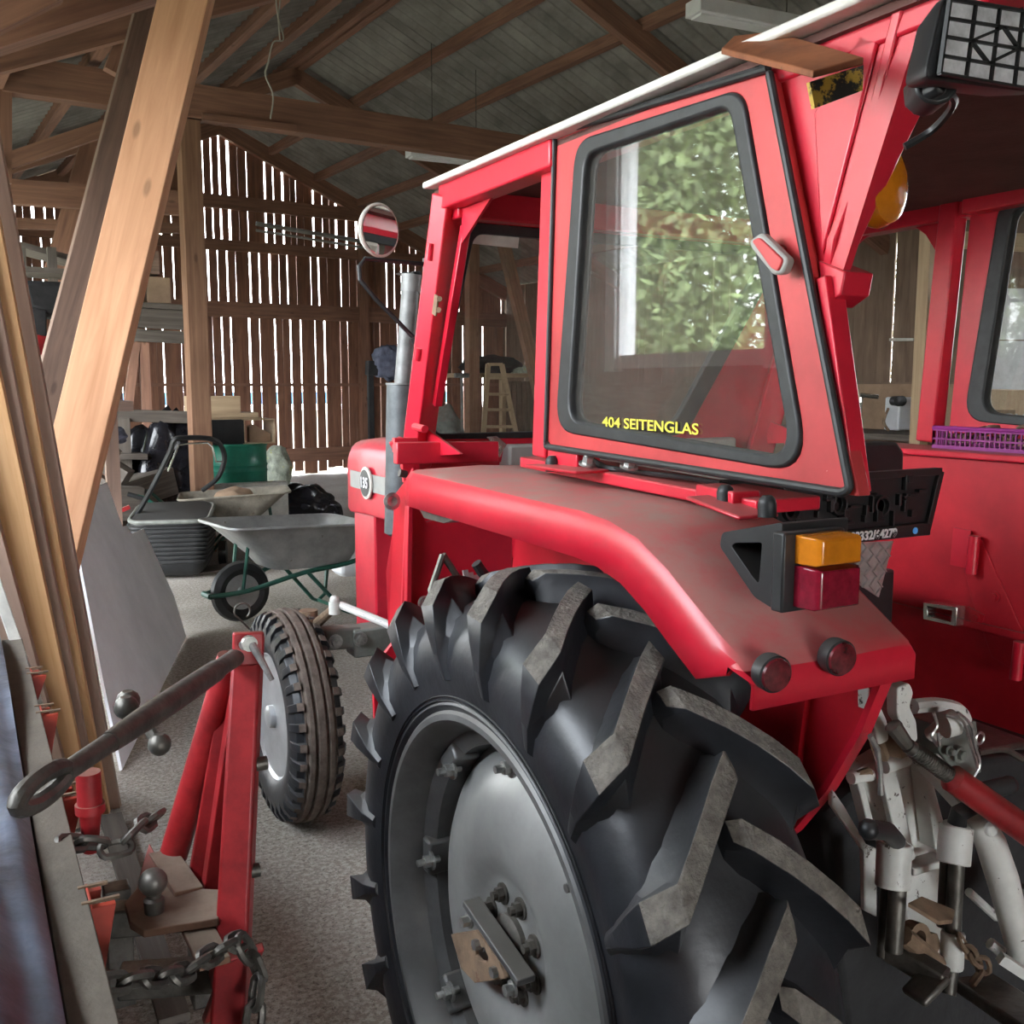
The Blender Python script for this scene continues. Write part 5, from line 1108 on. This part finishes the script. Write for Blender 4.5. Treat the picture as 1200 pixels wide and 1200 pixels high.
part('lower_link','steel',lambda q:(q.bar(h3(1040,1110,.93),h3(1108,1150,.85),.03,.03),q.bar(h3(1070,1170,.86),h3(1100,1140,.86),.04,.012),q.bar(h3(1140,1150,.9),h3(1260,1230,.7),.07,.02)),bevel=.004)
part('check_chain','rust',lambda q:chain_mb(q,[h3(1128,1105,.88),h3(1140,1122,.88),h3(1152,1132,.88),h3(1142,1150,.88)],.03,.004,.018))
part('lower_bar','white',lambda q:(q.bar(h3(1172,1122,.87),h3(1215,1150,.84),.015,.015),q.cut(),q.tube([h3(1135,1045,.98),h3(1168,1075,.97)],.007,8),q.cut(),q.tube([h3(1160,1105,.92),h3(1174,1116,.91)],.009,8)))
part('grey_link_bar','axlegrey',lambda q:q.bar(h3(1183,1060,.95),h3(1240,1058,.9),.02,.06))
# basket and chain on the ledge
bz_=1.353;b0=P(1096,534,Z=bz_);xw=1.995
e=thing('plastic_basket','magenta plastic basket with slotted sides on the right cab ledge','basket',Vector((xw,1.35,bz_)))
y0_=P(1096,530,X=xw-.02).y
q=MB();hb=P(1100,502,X=xw).z-bz_;hb=max(hb,.03)
xL,xR_=xw-.03,xw+.08;yA,yB=y0_,y0_-.42
bo=[Vector((xL,yA,bz_)),Vector((xR_,yA,bz_)),Vector((xR_,yB,bz_)),Vector((xL,yB,bz_))]
q.prism(bo,(0,0,.004))
for a,b in((bo[0],bo[3]),(bo[0],bo[1]),(bo[3],bo[2]),(bo[1],bo[2])):
    n=int((b-a).length/.012)
    for k in range(n+1):
        p_=a.lerp(b,k/n);q.bar(p_,p_+Vector((0,0,hb)),.003,.003,(b-a))
    for zz_,hh in((.004,.008),(hb*.5,.004),(hb,.008)): q.bar(a+Vector((0,0,zz_)),b+Vector((0,0,zz_)),.004,hh)
q.build('basket_body','purple',e,flat=True)
q=MB();q.tube([bo[0]+Vector((0,0,hb+.003)),bo[3]+Vector((0,0,hb+.003)),bo[2]+Vector((0,0,hb+.003)),bo[1]+Vector((0,0,hb+.003))],.005,8,closed=True);q.build('basket_rim','purple',e)
q=MB();R=random.Random(4);pts=[]
for k in range(16): pts.append(Vector((xw+.02+R.uniform(-.03,.03),yA-.03-.024*k,bz_+hb*.55+R.uniform(-.004,.028))))
chain_mb(q,pts,.03,.004,.018);tag(q.build('chain','rust'),'rusty chain heaped in the magenta basket','chain')
m_['towrust']=M('dusty rusty plate',(.15,.075,.045),.85,var=.4,vs=14,dust=(.24,.19,.14),dustamt=.9)
# ================================================================= RED THREE-POINT DRAWBAR IN THE FOREGROUND
D0=1.75
def G(px,py,y): return P(px,py,Y=y)
e=thing('three_point_drawbar','red three-point drawbar frame with a tow ball, standing at the left front','drawbar frame',Vector((.0,1.75,0)))
yb=1.70
MB().bar(G(292,742,yb),G(268,1215,yb-.12),.048,.044,(.45,1,0),w2=.056,h2=.05).build('main_post','impl',e,bevel=.006)
MB().bar(G(291,740,yb-.028),G(290,780,yb-.03),.052,.012,(.1,1,0)).build('top_bracket','impl',e,bevel=.004)
MB().tube([G(272,770,yb+.06),G(203,1003,yb+.16)],.026,16).build('stay_tube','impl',e)
MB().prism([G(258,812,yb+.06),G(278,812,yb+.06),G(250,1065,yb+.05),G(218,1052,yb+.10)],(.0,.012,0)).build('gusset_plate','impl',e,bevel=.002)
MB().prism([G(276,790,yb+.03),G(284,800,yb+.03),G(256,1070,yb+.02),G(236,1068,yb+.02)],(.0,.03,0)).build('gusset_plate','impl',e,bevel=.002)
zp=G(195,1055,yb).z
pl=[P(145,1050,Z=zp),P(152,1068,Z=zp),P(165,1076,Z=zp),P(255,1064,Z=zp),P(258,1040,Z=zp),P(222,1040,Z=zp),P(205,1005,Z=zp),P(172,1002,Z=zp),P(178,1030,Z=zp),P(165,1040,Z=zp)]
pl=[P(146,1058,Z=zp),P(152,1080,Z=zp),P(168,1090,Z=zp),P(256,1076,Z=zp),P(262,1042,Z=zp),P(218,1040,Z=zp),P(200,1036,Z=zp),P(160,1040,Z=zp)]
MB().prism(pl,(0,0,-.014)).build('tow_plate','towrust',e,bevel=.002)
MB().bar(P(190,1000,Y=yb+.16),P(222,1046,Z=zp),.05,.012,(0,.6,.8)).build('stay_foot','towrust',e,bevel=.002)
MB().prism([P(163,1033,Z=zp),P(176,990,Y=yb+.18),P(200,1036,Z=zp)],(0,.01,0)).build('stay_web','impl',e,bevel=.001)
bc=P(181,1068,Z=zp);q=MB();q.lathe([(0,0),(0,.016),(.022,.017),(.026,.012),(.034,.012)],bc,(0,0,1),20);q.sphere(bc+Vector((0,0,.052)),.0235,20);q.build('tow_ball','steel',e)
MB().bar(P(130,1078,Z=zp-.05),P(262,1066,Z=zp-.05),.045,.05).build('cross_tube','steel',e,bevel=.004)
MB().bar(P(222,1068,Z=zp-.02),P(252,1130,Z=zp-.03),.05,.012).build('lower_strap','towrust',e,bevel=.002)
MB().bar(P(140,1150,Z=.25),P(262,1140,Z=.25),.06,.06).build('lower_beam','steel',e,bevel=.006)
MB().bar(P(262,1150,Z=.28),P(268,1080,Z=.5),.05,.05,(0,1,0)).build('side_bracket','impl',e,bevel=.004)
MB().bar(P(255,1190,Z=.24),P(288,1115,Y=yb-.12),.06,.016,(0,1,0)).build('hook_plate','impl',e,bevel=.003)
for s in(0,1):
    a=P(150+100*s,1200,Z=.0);MB().bar(a+Vector((0,.1,.0)),Vector((a.x,a.y+.1,.3)),.06,.06,(0,1,0)).build('foot','steel',e,bevel=.004)
q=MB();q.bar(P(205,1200,Z=.02,dz=.01),P(130,960,Z=.02,dz=.01),.07,.02);q.build('ground_bar','w_old',e)
MB().lathe([(0,0),(0,.012),(.02,.012),(.02,0)],G(299,896,yb-.05),(1,0,0),12).build('bolt','steel',e)
MB().lathe([(0,0),(0,.012),(.02,.012),(.02,0)],G(290,1022,yb-.08),(1,0,0),12).build('bolt','steel',e)
# hitch pin with handle and spring clip
q=MB();q.tube([G(284,757,yb-.05),G(292,752,yb-.04),G(296,756,yb-.06),G(319,797,yb-.09)],[.008,.008,.0075,.0045],10);q.lathe([(0,0),(0,.013),(.012,.013),(.012,0)],G(291,753,yb-.05),(0,-1,0),16)
tag(q.build('hitch_pin','bolt'),'bright steel hitch pin with a long handle through the red post top','pin')
q=MB();cc=G(284,716,yb+.05);q.tube([cc+Vector((.014*cos(a),0,.014*sin(a))) for a in[rad(k) for k in range(-60,250,20)]]+[cc+Vector((.012,0,-.035))],.002,6);tag(q.build('spring_clip','steel'),'thin wire ring clip above the red post top','clip')
# top link
a=G(284,765,yb);b=G(20,943,1.15);d=(b-a)
e2=thing('top_link','black steel top link with a ball-ended turning bar, pinned to the red post','top link',a+d*.5)
pt=lambda t:a+d*t
q=MB();q.tube([pt(-.02),pt(.0),pt(.10),pt(.20)],[.017,.016,.015,.015],14);q.sphere(pt(-.02),.024,14,sc=(1,.6,1));q.build('threaded_rod','steel',e2)
q=MB();q.tube([pt(.17),pt(.175),pt(.20),pt(.42),pt(.52),pt(.65),pt(.70)],[.014,.0175,.018,.0185,.018,.0155,.014],16);q.build('link_tube','steel',e2)
q=MB();q.tube([pt(.66),pt(.78),pt(.86)],[.013,.0125,.012],12);q.build('threaded_rod','steel',e2)
dn=d.normalized();sd=Vector((0,0,1)).cross(dn).normalized();up=dn.cross(sd)
q=MB();c0=pt(.925);rg=[]
for k in range(20):
    an=2*pi*k/20;rg.append(c0+dn*(.05*cos(an))+up*(.0+.014*sin(an)))
q.tube(rg,.0105,10,closed=True);q.build('hook_eye','steel',e2)
c0=G(171,848,1.47);v=(G(186,872,1.45)-G(150,816,1.50))
t0=G(150,822,1.50);t1=G(187,872,1.44)
q=MB();q.tube([t0,t1],.0085,10);q.sphere(t0,.0175,14);q.sphere(G(148,829,1.48),.0175,14) ;q.sphere(t1,.0165,14);q.build('turning_bar','steel',e2)
# chains
q=MB();chain_mb(q,[P(84,988,Y=1.68),P(110,988,Y=1.7),P(136,994,Y=1.7),P(160,972,Y=1.72),P(186,955,Y=1.80)],.052,.0062,.026);tag(q.build('chain','steel'),'upper rusty chain running from the red frame to the crate','chain')
q=MB();chain_mb(q,[P(135,1152,Y=1.32),P(175,1146,Y=1.36),P(215,1140,Y=1.42),P(250,1118,Y=1.48),P(285,1100,Y=1.54)],.05,.0062,.026);tag(q.build('chain','steel'),'lower rusty chain stretched below the tow ball','chain')
q=MB();chain_mb(q,[P(288,1112,Y=1.52),P(302,1135,Y=1.52),P(300,1170,Y=1.5),P(296,1215,Y=1.48),P(296,1260,Y=1.46)],.05,.0065,.028);tag(q.build('chain','steel'),'short chain hanging beside the foot of the red post','chain')
# ---- crate with wrapped goods at the left
zc=.78
r0=[P(6,775,Z=zc),P(30,771,Z=zc),P(140,1200,Z=zc),P(88,1200,Z=zc)]
e=thing('crate','crate of particle board with orange steel corner brackets at the left front','crate',Vector((-.05,1.2,0)))
A_=P(32,772,Z=zc);B_=P(143,1210,Z=zc);dd=(B_-A_).normalized();nn=Vector((dd.y,-dd.x,0));
if nn.x>0:nn=-nn
A_=A_-dd*.25;B_=B_+dd*.5
q=MB();q.prism([A_,B_,B_+nn*.052,A_+nn*.052],(0,0,-.03));q.build('rim_board','board',e,bevel=.002)
q=MB();q.prism([A_+Vector((0,0,-.03)),B_+Vector((0,0,-.03)),Vector((B_.x,B_.y,.06)),Vector((A_.x,A_.y,.06))],nn*.02);q.build('side_panel','board',e)
L_=(B_-A_).length
def bracket(px0,py0,px1,py1,lab='bracket'):
    a=P(px0,py0,Z=zc-.02);t=max(0,(a-A_).dot(dd));p=A_+dd*t
    q=MB();w=.055;h=(py1-py0)/1170*1.45
    for (k,hh,oo) in((0,h,.035),(.052,h*.8,.022)):
        p2=p-dd*k-Vector((0,0,.01+.0*k));out=-nn*oo
        q.prism([p2,p2+out,p2+out*.35+Vector((0,0,-hh)),p2+Vector((0,0,-hh))],-dd*.012)
    q.prism([p-dd*0,p-dd*.06,p-dd*.06+Vector((0,0,-h*.9)),p+Vector((0,0,-h*.9))],-nn*.004)
    q.build('bracket','orange',e,bevel=.001)
    q=MB();q.bar(p-nn*.04,p+nn*.01,.006,.004);q.cut();q.bar(p-nn*.03-dd*.05,p+nn*.01-dd*.05,.006,.004);q.build('clip_pin','rust',e)
bracket(22,800,45,850);bracket(46,845,60,935);bracket(72,945,95,1010);bracket(112,1072,135,1165)
# red cylinder clamp
q=MB();c=P(104,918,Y=1.75);q.tube([c+Vector((0,0,.02)),c+Vector((0,0,-.035))],.02,18);q.tube([c+Vector((0,0,-.035)),c+Vector((0,0,-.05))],.024,18);q.tube([c+Vector((0,0,-.05)),c+Vector((-.003,0,-.12))],[.018,.012],18)
q.build('clamp_tube','impl',e)
# wrapped goods inside the crate
def fn(a,b):
    base=A_.lerp(B_,a)+nn*(.056+.9*b)
    z=zc+.02+.10*sin(min(1,b*3)*pi/2)+.012*sin(a*9+b*5)+.018*sin(b*40+2*sin(a*5))*(.3+b)+.006*sin(b*95+a*9)
    return Vector((base.x,base.y,z))
q=MB();q.grid(fn,60,90)
def fn2(a,b):
    p_=fn(a,0);return Vector((p_.x,p_.y,p_.z-.55*b))
q.grid(fn2,60,4);tag(q.build('wrapped_bale','film'),'bale wrapped in wrinkled blue grey film inside the crate','wrapped bale')
q=MB();c=(A_+B_)/2+nn*.52;q.bar(Vector((A_.x,A_.y,.3))+nn*.5,Vector((B_.x,B_.y,.3))+nn*.5,.9,.6);q.build('crate_body','board',e)
# ================================================================= CAMERA, SKY, SUN
cd=bpy.data.cameras.new('camera');cam=bpy.data.objects.new('camera',cd);COL.objects.link(cam)
cd.sensor_width=36;cd.sensor_height=36;cd.lens=36*F/1200;cd.clip_start=.05
cam.location=(0,0,CZ);cam.rotation_euler=(pi/2-PIT,0,-PSI)
S.camera=cam
wd=bpy.data.worlds.new('sky');S.world=wd;wd.use_nodes=True;nt=wd.node_tree;bg=nt.nodes['Background']
tc=nt.nodes.new('ShaderNodeTexCoord');sx=nt.nodes.new('ShaderNodeSeparateXYZ');nt.links.new(tc.outputs['Generated'],sx.inputs[0])
c=ramp(nt,sx.outputs[2],.0,(.96,.98,1,1),.6,(.82,.90,1,1));nt.links.new(c,bg.inputs[0]);bg.inputs[1].default_value=SKY
if SUN:
    sl=bpy.data.lights.new('sun','SUN');sl.energy=SUN;sl.angle=rad(1.5);sl.color=(1,.86,.68);so=bpy.data.objects.new('sun',sl);COL.objects.link(so)
    so.rotation_euler=Vector(SUND).to_track_quat('-Z','Y').to_euler()
vs=S.view_settings;vs.view_transform='Standard';vs.look='None';vs.gamma=1;vs.use_curve_mapping=False;vs.exposure=EXPO
